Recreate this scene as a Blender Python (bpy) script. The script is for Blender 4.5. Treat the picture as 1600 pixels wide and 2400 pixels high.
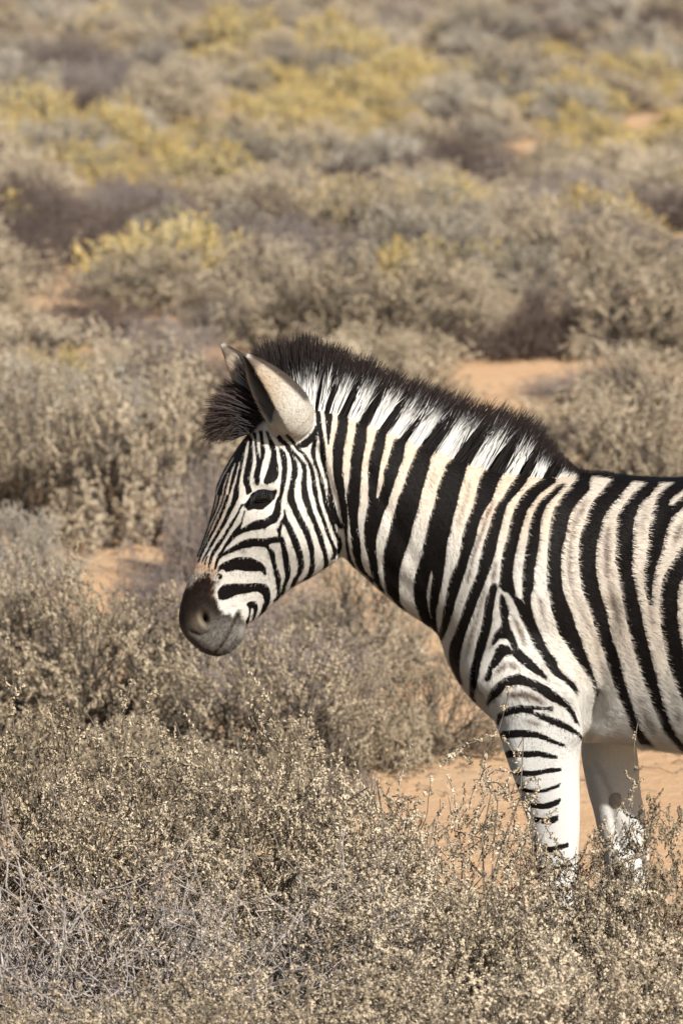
import bpy, math, random
import numpy as np
from math import radians, sin, cos, pi, tan, atan

# ---------------------------------------------------------------- scene, camera, light
scene = bpy.context.scene
for o in list(bpy.data.objects):
    bpy.data.objects.remove(o, do_unlink=True)
COL = scene.collection
rng = np.random.default_rng(7)

CAM_H, CAM_D, PITCH, FPX = 2.9, 12.0, radians(8.126), 13333.0
camd = bpy.data.cameras.new('camera')
camd.sensor_fit = 'VERTICAL'
camd.sensor_height = 36.0
camd.sensor_width = 24.0
camd.lens = 36.0 * FPX / 2400.0
camd.clip_start = 0.1
camd.clip_end = 3000.0
camd.dof.use_dof = True
camd.dof.focus_distance = 11.98
camd.dof.aperture_fstop = 7.5
cam = bpy.data.objects.new('camera', camd)
cam.location = (0, -CAM_D, CAM_H)
cam.rotation_euler = (pi / 2 - PITCH, 0, 0)
COL.objects.link(cam)
scene.camera = cam

SUN_EL, SUN_AZ = radians(36), radians(34)      # azimuth: from behind the camera towards its right
world = bpy.data.worlds.new('World')
scene.world = world
world.use_nodes = True
wn = world.node_tree
bg = wn.nodes['Background']
sky = wn.nodes.new('ShaderNodeTexSky')
sky.sky_type = 'NISHITA'
sky.sun_disc = False
sky.sun_elevation = SUN_EL
sky.sun_rotation = pi - SUN_AZ
sky.dust_density = 1.5
wn.links.new(sky.outputs[0], bg.inputs[0])
bg.inputs[1].default_value = 0.055
sund = bpy.data.lights.new('sun', 'SUN')
sund.energy = 5.0
sund.angle = radians(0.53)
sund.color = (1.0, 0.96, 0.90)
sun = bpy.data.objects.new('sun', sund)
sx, sy, sz = sin(SUN_AZ) * cos(SUN_EL), -cos(SUN_AZ) * cos(SUN_EL), sin(SUN_EL)
from mathutils import Vector
sun.rotation_euler = Vector((sx, sy, sz)).to_track_quat('Z', 'Y').to_euler()
sun.location = (sx * 30, sy * 30, sz * 30)
COL.objects.link(sun)
vs = scene.view_settings
vs.view_transform = 'Standard'
vs.look = 'None'
vs.exposure = 0.72
vs.gamma = 1.0
vs.use_curve_mapping = False
scene.render.engine = 'CYCLES'
scene.cycles.max_bounces = 6
scene.cycles.diffuse_bounces = 2

# ---------------------------------------------------------------- photo pixels to places
def unproj(px, py, y=0.0):
    """pixel of the photograph to (X, Z) on the upright plane at depth y"""
    px = np.asarray(px, float); py = np.asarray(py, float); y = np.asarray(y, float)
    a = (px - 800.0) / FPX
    b = (1200.0 - py) / FPX
    dy = cos(PITCH) + b * sin(PITCH)
    dz = -sin(PITCH) + b * cos(PITCH)
    t = (y + CAM_D) / dy
    return a * t, CAM_H + dz * t

def proj(x, y, z):
    yy = y + CAM_D
    zz = z - CAM_H
    dep = yy * cos(PITCH) - zz * sin(PITCH)
    up = yy * sin(PITCH) + zz * cos(PITCH)
    return 800.0 + FPX * x / dep, 1200.0 - FPX * up / dep

def ground_at(px, py):
    ang = PITCH + atan((py - 1200.0) / FPX)
    d = CAM_H / tan(ang)
    dep = d * cos(PITCH) + CAM_H * sin(PITCH)
    return (px - 800.0) / FPX * dep, d - CAM_D

# ---------------------------------------------------------------- helpers
def mesh_np(name, verts, faces, quads=None):
    """verts (n,3); faces: list of int arrays (m,k)"""
    me = bpy.data.meshes.new(name)
    verts = np.asarray(verts, np.float32)
    me.vertices.add(len(verts))
    me.vertices.foreach_set('co', verts.ravel())
    fl = [np.asarray(f, np.int32) for f in faces if len(f)]
    nl = sum(f.size for f in fl)
    nf = sum(len(f) for f in fl)
    me.loops.add(nl)
    me.loops.foreach_set('vertex_index', np.concatenate([f.ravel() for f in fl]))
    me.polygons.add(nf)
    st = []
    o = 0
    for f in fl:
        st.append(o + np.arange(len(f)) * f.shape[1])
        o += f.size
    me.polygons.foreach_set('loop_start', np.concatenate(st).astype(np.int32))
    me.update(calc_edges=True)
    me.validate()
    return me

def smooth_shade(me):
    me.polygons.foreach_set('use_smooth', np.ones(len(me.polygons), bool))

def add_obj(name, me, mat=None, parent=None):
    o = bpy.data.objects.new(name, me)
    COL.objects.link(o)
    if mat is not None and me is not None:
        ms = mat if isinstance(mat, (list, tuple)) else [mat]
        if len(me.materials) == 0:
            for m in ms:
                me.materials.append(m)
    if parent is not None:
        o.parent = parent
    return o

def tag(o, label=None, cat=None, group=None, kind=None):
    if label: o['label'] = label
    if cat: o['category'] = cat
    if group: o['group'] = group
    if kind: o['kind'] = kind
    return o

def fattr(me, name, vals):
    a = me.attributes.new(name, 'FLOAT', 'POINT')
    a.data.foreach_set('value', np.asarray(vals, np.float32))

def cattr(me, name, rgb):
    a = me.attributes.new(name, 'FLOAT_COLOR', 'POINT')
    n = len(rgb)
    c = np.ones((n, 4), np.float32)
    c[:, :3] = rgb
    a.data.foreach_set('color', c.ravel())

class NT:
    def __init__(self, name):
        self.m = bpy.data.materials.new(name)
        self.m.use_nodes = True
        self.t = self.m.node_tree
        self.b = self.t.nodes['Principled BSDF']
        self.out = self.t.nodes['Material Output']
    def n(self, typ, **kw):
        nd = self.t.nodes.new('ShaderNode' + typ)
        for k, v in kw.items():
            if k.startswith('i_'):
                nd.inputs[k[2:]].default_value = v
            else:
                setattr(nd, k, v)
        return nd
    def l(self, a, b):
        self.t.links.new(a, b)
    def math(self, op, a, b=None, c=None):
        nd = self.n('Math', operation=op)
        for i, v in enumerate((a, b, c)):
            if v is None: continue
            if hasattr(v, 'is_output'): self.l(v, nd.inputs[i])
            else: nd.inputs[i].default_value = v
        return nd.outputs[0]
    def mix(self, fac, a, b, blend='MIX'):
        nd = self.n('Mix', data_type='RGBA', blend_type=blend)
        for i, v in ((0, fac), (6, a), (7, b)):
            if hasattr(v, 'is_output'): self.l(v, nd.inputs[i])
            elif i == 0: nd.inputs[0].default_value = v
            else: nd.inputs[i].default_value = (*v, 1) if len(v) == 3 else v
        return nd.outputs[2]
    def attr(self, name):
        return self.n('Attribute', attribute_name=name)
    def noise(self, scale, detail=4, rough=0.55, vec=None):
        nd = self.n('TexNoise')
        nd.inputs['Scale'].default_value = scale
        nd.inputs['Detail'].default_value = detail
        nd.inputs['Roughness'].default_value = rough
        if vec is not None: self.l(vec, nd.inputs['Vector'])
        return nd
    def ramp(self, fac, stops):
        nd = self.n('ValToRGB')
        e = nd.color_ramp.elements
        while len(e) < len(stops): e.new(0.5)
        for i, (p, c) in enumerate(stops):
            e[i].position = p
            e[i].color = (*c, 1)
        self.l(fac, nd.inputs[0])
        return nd.outputs[0]

def sstep(a, b, x):
    t = np.clip((x - a) / (b - a), 0, 1)
    return t * t * (3 - 2 * t)

# ---------------------------------------------------------------- ground
def ground_z(x, y):
    x = np.asarray(x, float); y = np.asarray(y, float)
    far = sstep(2.5, 12.0, np.hypot(x, y))
    return far * (0.07 * np.sin(x * .55 + 1.3) * np.cos(y * .41) + 0.05 * np.sin(x * .23 - y * .31))

def make_ground():
    n = NT('sand_ground')
    tc = n.n('TexCoord').outputs['Object']
    a = n.noise(0.9, 5, .6, tc).outputs[0]
    b = n.noise(14, 6, .65, tc).outputs[0]
    c = n.noise(160, 3, .6, tc).outputs[0]
    col = n.ramp(a, [(.3, (.49, .295, .155)), (.5, (.54, .345, .195)), (.7, (.50, .345, .215))])
    col = n.mix(n.math('MULTIPLY', b, .45), col, (.40, .265, .16))
    col = n.mix(n.math('MULTIPLY', n.math('GREATER_THAN', c, .64), .45), col, (.22, .17, .13))
    n.l(col, n.b.inputs['Base Color'])
    n.b.inputs['Roughness'].default_value = .95
    n.b.inputs['Specular IOR Level'].default_value = .15
    bp = n.n('Bump', i_Strength=.6, i_Distance=.03)
    n.l(n.math('ADD', b, n.math('MULTIPLY', c, .25)), bp.inputs['Height'])
    n.l(bp.outputs[0], n.b.inputs['Normal'])
    # fine grid near, coarse far: one sheet
    def axis(lo, hi, step, ext):
        core = np.arange(lo, hi + 1e-6, step)
        g = step * 1.35 ** np.arange(1, 60)
        out = np.cumsum(g); out = out[out < ext]
        return np.concatenate([(lo - out)[::-1], core, hi + out])
    xs = axis(-6, 6, .18, 1500)
    ys = axis(-6, 40, .25, 1500)
    X, Y = np.meshgrid(xs, ys)
    near = (np.abs(X) < 40) & (np.abs(Y) < 120)
    Z = np.where(near, ground_z(X, Y), 0)
    v = np.stack([X, Y, Z], -1).reshape(-1, 3)
    w = len(xs)
    i = (np.arange(len(ys) - 1)[:, None] * w + np.arange(w - 1)[None]).ravel()
    me = mesh_np('ground', v, [np.stack([i, i + 1, i + 1 + w, i + w], 1)])
    smooth_shade(me)
    o = add_obj('ground', me, n.m)
    tag(o, kind='structure')
make_ground()
# ---------------------------------------------------------------- zebra: coat pattern
S2, S3 = 200 / 1568, 300 / 1568
CROP = {'H1': (480, 960, S2), 'H2': (640, 920, S2), 'H3': (420, 1120, S2), 'H4': (620, 1120, S2),
        'H5': (400, 1300, S2), 'H6': (560, 1280, S2), 'H7': (400, 1400, S2),
        'B1': (740, 900, S3), 'B2': (740, 1180, S3), 'B3': (1000, 1040, S3), 'B4': (1000, 1320, S3),
        'B5': (1300, 1080, S3), 'B6': (1300, 1360, S3), 'B7': (1100, 1560, S3), 'B8': (1300, 1640, S3),
        'C5': (1000, 1400, 600 / 1568), 'PX': (0, 0, 1.0)}

def cpt(c, x, y):
    ox, oy, s = CROP[c]
    return (ox + x * s, oy + y * s)

def ribbon(*segs):
    """segs: crop, [(x1,y1,x2,y2)...] edge pairs -> closed outline in photo pixels"""
    L, R = [], []
    for i in range(0, len(segs), 2):
        for a, b, c, d in segs[i + 1]:
            L.append(cpt(segs[i], a, b)); R.append(cpt(segs[i], c, d))
    return np.array(L + R[::-1])

def poly(*segs):
    P = []
    for i in range(0, len(segs), 2):
        P += [cpt(segs[i], *q) for q in segs[i + 1]]
    return np.array(P)

def hstripe(c, up, lo):
    return poly(c, up + lo)

def line(c, pts, w0, w1=None):
    p = np.array([cpt(c, *q) for q in pts]); s = CROP[c][2]
    w1 = w0 if w1 is None else w1
    t = np.gradient(p, axis=0); t /= np.linalg.norm(t, axis=1)[:, None] + 1e-9
    nn = np.stack([-t[:, 1], t[:, 0]], 1)
    w = np.linspace(w0, w1, len(p))[:, None] * s * .5
    return np.concatenate([p + nn * w, (p - nn * w)[::-1]])

BLACK, HOLE = [], []
A = BLACK.append
# --- neck
A(ribbon('B1', [(300,250,420,280),(272,340,368,360),(272,420,385,430),(275,500,385,500),(250,600,372,600),(225,700,350,700),(213,800,335,800),(212,900,322,900),(213,1000,318,1000),(220,1100,320,1100),(235,1200,335,1200),(262,1300,348,1300),(290,1420,358,1420),(300,1520,372,1520)],
         'B2', [(305,50,372,50),(320,150,382,150),(338,250,382,250),(355,330,378,340),(366,430,380,430),(373,520,387,520),(385,600,408,600),(395,680,425,680),(430,740,470,770),(450,790,480,820)]))
A(ribbon('B1', [(570,360,690,400),(510,450,630,480),(492,520,615,550),(490,600,615,630),(470,680,612,700),(450,800,590,800),(435,900,570,900),(428,1000,555,1000),(420,1100,545,1100),(412,1200,540,1200),(395,1290,535,1290),(385,1350,530,1350),(390,1450,525,1450),(395,1550,515,1550)],
         'B2', [(400,50,508,50),(415,200,505,200),(430,330,515,330),(440,450,530,450),(448,560,545,560),(475,640,545,650),(490,740,560,740),(560,830,600,840),(640,900,690,920),(660,940,700,970)]))
A(ribbon('B1', [(820,480,930,500),(760,560,860,560),(735,620,850,640),(715,700,845,700),(690,800,825,800),(665,880,805,880),(650,980,785,980),(645,1080,768,1080),(645,1200,752,1200),(645,1300,740,1300),(645,1380,735,1400),(645,1450,885,1450),(640,1540,840,1540)],
         'B2', [(640,30,860,30),(625,100,830,100),(610,180,800,180),(600,250,785,250),(592,330,755,330),(595,420,735,420),(605,520,728,520),(630,600,732,600),(650,680,738,680),(665,760,748,760),(685,860,760,860),(710,940,772,950),(755,1000,800,1020),(780,1050,830,1080)]))
A(ribbon('B1', [(1030,630,1150,650),(950,700,1100,700),(940,760,1080,770),(915,850,1070,850),(890,930,1050,950),(860,1020,1010,1020),(835,1080,1000,1080),(832,1180,965,1180),(820,1250,940,1250),(795,1320,910,1340),(760,1420,890,1400),(742,1450,885,1450)]))
A(ribbon('B1', [(1340,660,1490,720),(1260,780,1440,830),(1225,850,1400,900),(1195,920,1385,960),(1160,1000,1370,1040),(1120,1100,1345,1130),(1095,1200,1315,1230),(1060,1300,1290,1310),(1005,1420,1270,1410),(990,1500,1250,1500)],
         'B2', [(1000,20,1255,20),(970,100,1230,110),(945,180,1205,180),(915,300,1165,320),(890,400,1145,420),(860,480,1120,500),(840,560,1095,570),(825,650,1055,680),(825,750,1030,770),(835,850,1010,850),(845,950,1008,950),(860,1040,1010,1040),(885,1100,1012,1160),(930,1150,1030,1230),(985,1215,1065,1270),(1010,1260,1090,1300)]))
A(ribbon('B3', [(370,120,530,170),(300,200,495,240),(240,250,475,310),(215,340,455,380),(185,430,425,470),(150,500,405,540),(125,600,385,620),(105,700,360,740),(85,780,345,800),(60,850,320,880),(25,960,300,980),(5,1060,280,1060)],
         'B2', [(1345,420,1600,470),(1320,520,1590,560),(1300,620,1585,620),(1275,700,1575,680),(1250,780,1568,760),(1225,860,1555,850),(1205,950,1540,950),(1195,1050,1520,1050),(1200,1130,1500,1130),(1220,1220,1485,1220),(1250,1320,1465,1300),(1280,1400,1460,1400),(1310,1450,1465,1480),(1380,1530,1480,1545)],
         'B4', [(30,740,100,790),(90,830,140,870)]))
HOLE.append(ribbon('B2', [(1410,820,1425,820),(1395,860,1438,870),(1370,950,1425,960),(1355,1050,1410,1050),(1350,1150,1398,1150),(1355,1230,1395,1240),(1375,1310,1402,1310),(1400,1390,1415,1390),(1430,1470,1440,1470)]))
A(ribbon('B3', [(760,250,970,270),(700,350,905,400),(650,420,870,460),(630,500,845,520),(615,580,815,600),(590,680,780,700),(570,770,720,780),(535,860,665,880),(490,950,625,980),(460,1050,605,1070),(435,1150,590,1150),(420,1250,560,1250),(410,1350,525,1340),(385,1440,495,1440),(345,1530,475,1530)],
         'B4', [(330,90,465,90),(290,180,435,180),(265,270,400,290),(250,370,365,390),(230,480,335,480),(210,570,315,580),(195,650,285,680),(180,740,250,770),(160,820,225,850),(145,880,185,920),(140,960,168,960)]))
A(ribbon('B3', [(1130,310,1260,310),(1090,430,1215,450),(1040,490,1165,520),(990,570,1110,590),(940,650,1030,670),(870,740,975,740),(825,820,945,830),(795,920,920,920),(765,1010,895,1030),(740,1100,870,1120),(705,1200,855,1200),(680,1300,835,1300),(655,1400,805,1420),(635,1520,770,1520)],
         'B4', [(610,150,735,150),(570,250,690,260),(525,350,650,360),(490,450,610,460),(450,560,575,570),(420,650,535,670),(390,740,500,770),(355,830,465,860),(320,920,435,960),(285,1000,410,1060),(275,1090,395,1130),(280,1180,390,1200),(310,1280,390,1290),(350,1370,400,1380),(400,1470,430,1480)]))
# --- shoulder
A(ribbon('B3', [(1440,380,1568,440),(1405,440,1565,470),(1310,510,1450,550),(1215,580,1360,620),(1165,650,1290,720),(1100,740,1220,810),(1060,850,1180,930),(1030,950,1145,1050),(1005,1060,1115,1160),(980,1170,1095,1260),(945,1280,1070,1370),(925,1380,1050,1480),(905,1500,1045,1560)],
         'B4', [(905,100,1037,120),(893,200,1045,200),(885,280,1058,290),(930,335,1075,360),(1000,360,1095,410),(1050,430,1140,455),(1090,520,1170,470)]))
A(ribbon('B5', [(105,283,112,292),(30,305,65,345)],
         'B3', [(1560,550,1568,625),(1470,640,1500,700),(1390,700,1440,780),(1340,780,1410,850),(1300,880,1395,900),(1262,980,1378,980),(1250,1080,1375,1080),(1235,1180,1368,1180),(1218,1280,1350,1280),(1205,1370,1332,1390),(1190,1480,1315,1500)],
         'B4', [(1187,10,1312,10),(1175,100,1303,100),(1165,200,1300,200),(1170,300,1295,320),(1175,400,1258,390),(1160,465,1262,480),(1090,520,1268,530),(1100,550,1275,580),(1130,630,1295,650),(1170,710,1320,730),(1220,800,1355,810),(1255,890,1405,920),(1300,1000,1445,1020),(1370,1100,1500,1110),(1430,1190,1560,1180)],
         'B7', [(985,60,1085,50),(1060,130,1140,110),(1150,190,1215,165),(1220,245,1275,225),(1280,310,1308,290),(1298,345,1305,345)]))
A(ribbon('B5', [(270,150,430,180),(255,240,412,262),(180,330,405,350),(110,410,330,440),(50,490,262,510),(0,575,205,600),(-30,650,165,690),(-50,750,137,800),(-68,850,117,920),(-78,970,92,1020),(-85,1090,68,1100),(-93,1210,65,1230),(-98,1350,66,1370),(-98,1500,82,1500)],
         'B6', [(-95,20,70,20),(-85,130,90,130),(-60,240,130,250),(-40,350,170,350),(-15,450,205,440),(20,560,240,560),(50,640,275,640),(110,740,310,740),(180,840,345,840),(230,930,375,930),(300,1030,410,1030),(370,1110,440,1110),(420,1190,470,1190),(460,1260,495,1260),(485,1340,510,1330),(510,1415,520,1415)]))
A(ribbon('B4', [(800,250,845,250),(775,290,850,290),(760,350,848,350),(730,420,825,430),(710,520,810,520),(700,620,795,620),(680,720,790,720),(655,850,765,830),(620,960,745,920),(590,1080,710,1030),(570,1180,680,1120),(545,1280,650,1220),(535,1380,620,1380),(530,1480,600,1470)],
         'B7', [(15,100,100,100),(5,200,75,220),(0,300,50,320),(5,370,45,390),(30,420,70,440)]))
A(poly('B4', [(905,365),(945,420),(975,520),(998,590),(985,680),(1005,770),(1045,850),(1065,910),(1095,1000),(1135,1060),(1200,1125),(1270,1185),(1330,1255),(1400,1320),(1450,1370),(1475,1420),(1420,1405),(1340,1355),(1240,1295),(1160,1225),(1090,1165),(1045,1110),(1045,1050),(1025,980),(975,920),(920,908),(870,930),(835,980),(800,1000),(815,900),(840,840),(890,800),(918,740),(910,670),(893,590),(888,480),(893,400)]))
A(poly('B4', [(870,1005),(920,1000),(980,1010),(1020,1060),(1035,1105),(960,1120),(920,1160),(880,1220),(830,1270),(785,1300),(790,1360),(770,1420),(720,1445),(710,1400),(740,1330),(760,1250),(800,1180),(830,1100),(850,1050)]))
# --- barrel
A(ribbon('B5', [(730,130,960,200),(690,240,920,265),(600,340,850,330),(510,450,780,430),(440,540,670,545),(402,640,612,640),(370,760,568,740),(322,880,540,860),(297,1000,503,990),(294,1150,492,1110),(296,1300,490,1310),(315,1420,505,1430),(330,1550,528,1550)],
         'B6', [(352,150,545,150),(390,260,575,260),(430,380,615,380),(470,490,635,490),(500,600,660,600),(535,720,690,720),(570,800,720,800),(610,900,755,900),(640,1020,785,1020),(680,1130,810,1130),(710,1230,835,1230),(750,1350,875,1350),(780,1450,900,1450)],
         'B8', [(815,20,910,20),(850,120,945,120),(880,210,965,200),(905,300,995,300),(935,390,1040,390),(985,460,1095,460),(1040,530,1140,520),(1100,565,1185,575)]))
A(ribbon('B5', [(1130,200,1280,220),(1085,290,1250,290),(980,370,1200,350),(920,450,1140,430),(870,510,1050,500),(800,610,1000,590),(765,680,970,680),(750,800,945,780),(750,950,945,900),(745,1100,940,1050),(745,1220,935,1180),(765,1330,930,1290),(790,1450,935,1400),(805,1560,975,1560)],
         'B6', [(810,130,980,120),(830,240,1005,250),(850,340,1035,370),(875,470,1055,490),(900,590,1080,590),(920,690,1105,700),(955,800,1140,830),(980,900,1160,930),(1010,1010,1190,1050),(1045,1110,1220,1150),(1080,1230,1245,1270),(1120,1330,1275,1370),(1160,1440,1300,1490)],
         'B8', [(1180,10,1300,20),(1215,100,1320,110),(1250,210,1365,210),(1290,310,1395,310),(1340,400,1440,390),(1410,480,1490,470),(1480,560,1568,560),(1560,640,1640,640)]))
A(ribbon('B5', [(1480,200,1700,300),(1430,280,1640,420),(1340,340,1600,510),(1250,430,1560,560),(1225,530,1480,640),(1190,650,1410,700),(1165,770,1370,800),(1145,900,1330,920),(1140,1020,1310,1030),(1125,1150,1285,1130),(1110,1250,1250,1230),(1090,1340,1220,1310),(1090,1450,1200,1400),(1100,1568,1175,1540)],
         'B6', [(1105,120,1180,120),(1128,220,1172,220),(1148,310,1160,310)]))
HOLE.append(poly('B5', [(1370,575),(1395,480),(1450,420),(1520,370),(1640,290),(1660,380),(1568,430),(1500,490),(1440,550)]))
A(ribbon('PX', [(2050,1130,2060,1180),(1850,1150,1870,1220),(1700,1195,1720,1270)],
         'B5', [(1568,1030,1600,1380),(1480,1180,1560,1420),(1400,1300,1530,1470),(1340,1400,1510,1510),(1310,1500,1500,1568)],
         'B6', [(1300,120,1495,120),(1285,250,1485,250),(1285,400,1490,380),(1300,550,1490,500),(1320,680,1510,620),(1345,800,1530,740),(1360,900,1560,870),(1390,1000,1580,980),(1420,1110,1610,1090),(1450,1200,1640,1180),(1480,1300,1680,1290),(1530,1400,1720,1390),(1600,1520,1780,1510),(1700,1660,1840,1650),(1800,1760,1900,1750)]))
def curve(pts, m=6):
    P = np.array(pts, float); P = np.vstack([2 * P[0] - P[1], P, 2 * P[-1] - P[-2]]); out = []
    for i in range(1, len(P) - 2):
        p0, p1, p2, p3 = P[i - 1:i + 3]
        for j in range(m):
            t = j / m
            out.append(.5 * (2 * p1 + (p2 - p0) * t + (2 * p0 - 5 * p1 + 4 * p2 - p3) * t * t + (3 * p1 - p0 - 3 * p2 + p3) * t ** 3))
    return out + [P[-2]]
for i in range(6):      # flank and rump, sweeping back
    bx = 1735 + 92 * i
    A(line('PX', curve([(bx + 15, 1765), (bx - 25, 1620), (bx - 25, 1500 + i * 6), (bx + 25, 1375 + i * 20), (bx + 190, 1255 + i * 40), (bx + 420, 1180 + i * 62), (bx + 640, 1160 + i * 80)]), 18, 46))
A(line('PX', curve([(1640, 1240), (1760, 1190), (1900, 1160), (2050, 1140)]), 6, 34))
for i in range(9):      # hind legs
    yy = 1640 + i * 56
    A(line('PX', [(2050, yy + 20), (2150, yy), (2260, yy - 5), (2420, yy + 25)], 22, 22))
A(poly('B5', [(240,150),(420,185),(640,200),(690,225),(950,240),(1090,262),(1260,262),(1430,262),(1568,240),(2500,180),(5500,160),(5500,-300),(240,-300)]))   # dark line along the back
# --- near foreleg
A(hstripe('B7', [(205,470),(230,380),(270,290),(330,230),(400,170),(480,130),(600,100),(700,150),(780,180),(870,220),(960,270),(1050,340),(1130,400),(1200,460),(1250,530),(1290,610),(1320,680),(1330,715)],
          [(1300,700),(1260,640),(1220,570),(1160,510),(1080,460),(1000,430),(900,370),(820,310),(720,255),(620,225),(520,235),(440,270),(380,330),(310,390),(260,430),(220,480)]))
A(hstripe('B7', [(335,700),(350,600),(420,550),(500,510),(620,490),(740,495),(850,510),(940,520),(1010,500)],
          [(1010,535),(900,540),(800,530),(745,545),(770,565),(870,590),(960,620),(1060,660),(1140,690),(1220,740),(1290,790),(1340,830),(1385,890),(1370,910),(1330,850),(1280,830),(1180,780),(1080,740),(960,690),(840,630),(740,580),(640,570),(520,590),(420,620),(370,650),(345,720)]))
A(hstripe('B7', [(340,890),(400,810),(500,800),(620,790),(740,805),(860,830),(960,880),(1060,930),(1180,980)], [(1150,985),(1050,960),(940,915),(840,880),(740,870),(620,870),(500,880),(410,890),(350,940)]))
A(hstripe('B7', [(400,1090),(480,1050),(600,1055),(720,1060),(850,1050),(950,1080),(1070,1115)], [(1070,1135),(960,1125),(850,1105),(740,1115),(620,1120),(500,1120),(405,1135)]))
A(hstripe('B7', [(480,1275),(600,1290),(720,1300),(830,1290),(950,1270),(1010,1255),(1120,1270)], [(1120,1285),(1010,1300),(900,1320),(770,1350),(640,1350),(540,1325),(480,1300)]))
A(hstripe('B7', [(555,1440),(640,1490),(720,1520),(820,1530),(940,1515),(1030,1480),(1110,1450)], [(1090,1480),(1000,1520),(900,1550),(780,1555),(680,1545),(570,1480)]))
A(hstripe('C5', [(585,1245),(640,1265),(710,1268),(760,1255),(815,1235)], [(805,1265),(750,1290),(710,1295),(640,1285),(590,1270)]))
A(hstripe('C5', [(640,1345),(740,1360),(800,1335)], [(800,1365),(750,1390),(650,1375)]))
for i in range(6):
    A(line('PX', [(1235 + i * 9, 1985 + i * 48), (1290 + i * 9, 1992 + i * 48), (1330 + i * 9, 1980 + i * 48)], 13, 8))
# --- head
A(ribbon('H1', [(800,470,860,480),(815,600,875,600),(808,720,882,700),(790,830,885,830),(765,950,885,950),(740,1080,865,1060),(715,1180,835,1180),(705,1290,820,1290)],
         'H3', [(1180,0,1290,0),(1175,80,1295,100),(1215,170,1315,180),(1225,260,1345,250),(1235,320,1280,300)]))
A(ribbon('H1', [(870,400,940,430),(900,480,950,480),(915,600,955,600),(925,700,965,700),(935,800,985,800),(945,880,1010,900),(950,960,1040,950)]))
A(ribbon('H1', [(1000,380,1060,380),(1010,480,1070,480),(1020,580,1080,580),(1020,680,1095,680),(1025,760,1110,760),(1030,840,1100,840),(1020,910,1085,910),(950,950,1065,950),(940,1050,1040,1050),(915,1150,1025,1150),(900,1220,1010,1220),(915,1310,1010,1310),(935,1370,1000,1370),(960,1390,980,1390)]))
A(ribbon('H1', [(1120,400,1190,400),(1150,500,1205,480),(1170,580,1250,600),(1190,680,1290,700),(1225,780,1305,780),(1215,870,1310,870),(1190,950,1320,950),(1170,1050,1340,1050),(1150,1130,1345,1130),(1120,1210,1340,1210),(1085,1290,1310,1280),(1080,1350,1240,1330),(1120,1372,1180,1365)]))
A(ribbon('H1', [(1370,700,1400,720),(1385,790,1470,800),(1410,900,1500,900),(1420,1000,1505,1000),(1435,1060,1510,1060),(1425,1150,1500,1150),(1415,1250,1490,1250),(1410,1350,1470,1350),(1400,1450,1440,1450)],
         'H4', [(305,120,370,120),(295,250,340,250),(285,320,320,320),(235,380,300,390),(215,450,290,470),(195,550,290,560),(155,650,285,640),(110,690,265,720),(50,730,220,800)],
         'H3', [(1570,765,1570,930),(1450,770,1450,955),(1370,795,1360,960),(1280,850,1260,985),(1200,900,1180,1005),(1130,945,1110,1040),(1090,870,1060,1070),(1040,930,1000,1120),(980,1000,940,1190),(930,1080,890,1245),(870,1170,840,1310),(820,1260,800,1380),(770,1340,790,1420),(720,1400,750,1480),(690,1470,735,1490),(665,1560,715,1550)],
         'H5', [(810,210,850,220),(800,280,830,280)]))
A(ribbon('H3', [(1195,600,1215,600),(1170,700,1190,700),(1145,790,1165,800),(1110,850,1145,880),(1080,900,1120,950)]))
A(ribbon('H3', [(1140,480,1200,475),(1115,540,1135,560),(1080,620,1110,630),(1020,720,1060,730),(960,800,1010,820),(910,890,960,910),(860,960,910,990),(830,1040,870,1060),(770,1120,820,1140),(700,1200,770,1220),(650,1280,720,1300),(600,1360,660,1380),(570,1440,620,1460),(540,1550,590,1560)],
         'H5', [(690,220,725,220),(685,290,710,290)]))
A(ribbon('H3', [(1040,0,1120,0),(1020,130,1100,120),(1000,250,1100,250),(985,350,1095,350),(960,440,1050,450),(920,530,1010,530),(880,610,960,630),(850,700,910,730),(810,790,860,830),(760,880,820,900),(710,970,760,990),(670,1050,710,1080),(620,1130,660,1160),(570,1220,620,1240),(530,1310,570,1320),(490,1380,520,1400),(440,1470,460,1480),(410,1550,430,1560)]))
A(poly('H1', [(790,440),(812,500),(770,620),(745,760),(708,960),(668,1160),(632,1370),(600,1568),(150,1568),(200,1350),(330,1100),(500,850),(640,620),(740,450)]))
H = HOLE.append
H(ribbon('H1', [(545,980,570,985),(500,1090,540,1090),(465,1190,505,1200),(440,1300,480,1300),(410,1420,455,1420),(375,1568,430,1568)]))
H(ribbon('H1', [(640,950,658,940),(610,1050,640,1050),(590,1150,612,1150),(560,1250,597,1250),(530,1330,572,1340),(500,1430,542,1430),(455,1568,520,1568)]))
H(ribbon('H1', [(795,540,805,540),(765,650,808,640),(740,760,795,760),(720,870,780,870),(705,980,755,980),(690,1080,735,1080),(670,1180,712,1180),(650,1280,705,1300),(630,1380,700,1380),(630,1450,740,1450),(632,1568,755,1568)]))
H(line('H1', [(540,870),(450,1020),(390,1130),(330,1230),(280,1350),(235,1470),(205,1568)], 16, 30))
H(line('H1', [(450,1150),(400,1280),(350,1420),(330,1568)], 14, 30))
H(line('H1', [(340,1140),(280,1250),(230,1350)], 16, 18))
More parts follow.
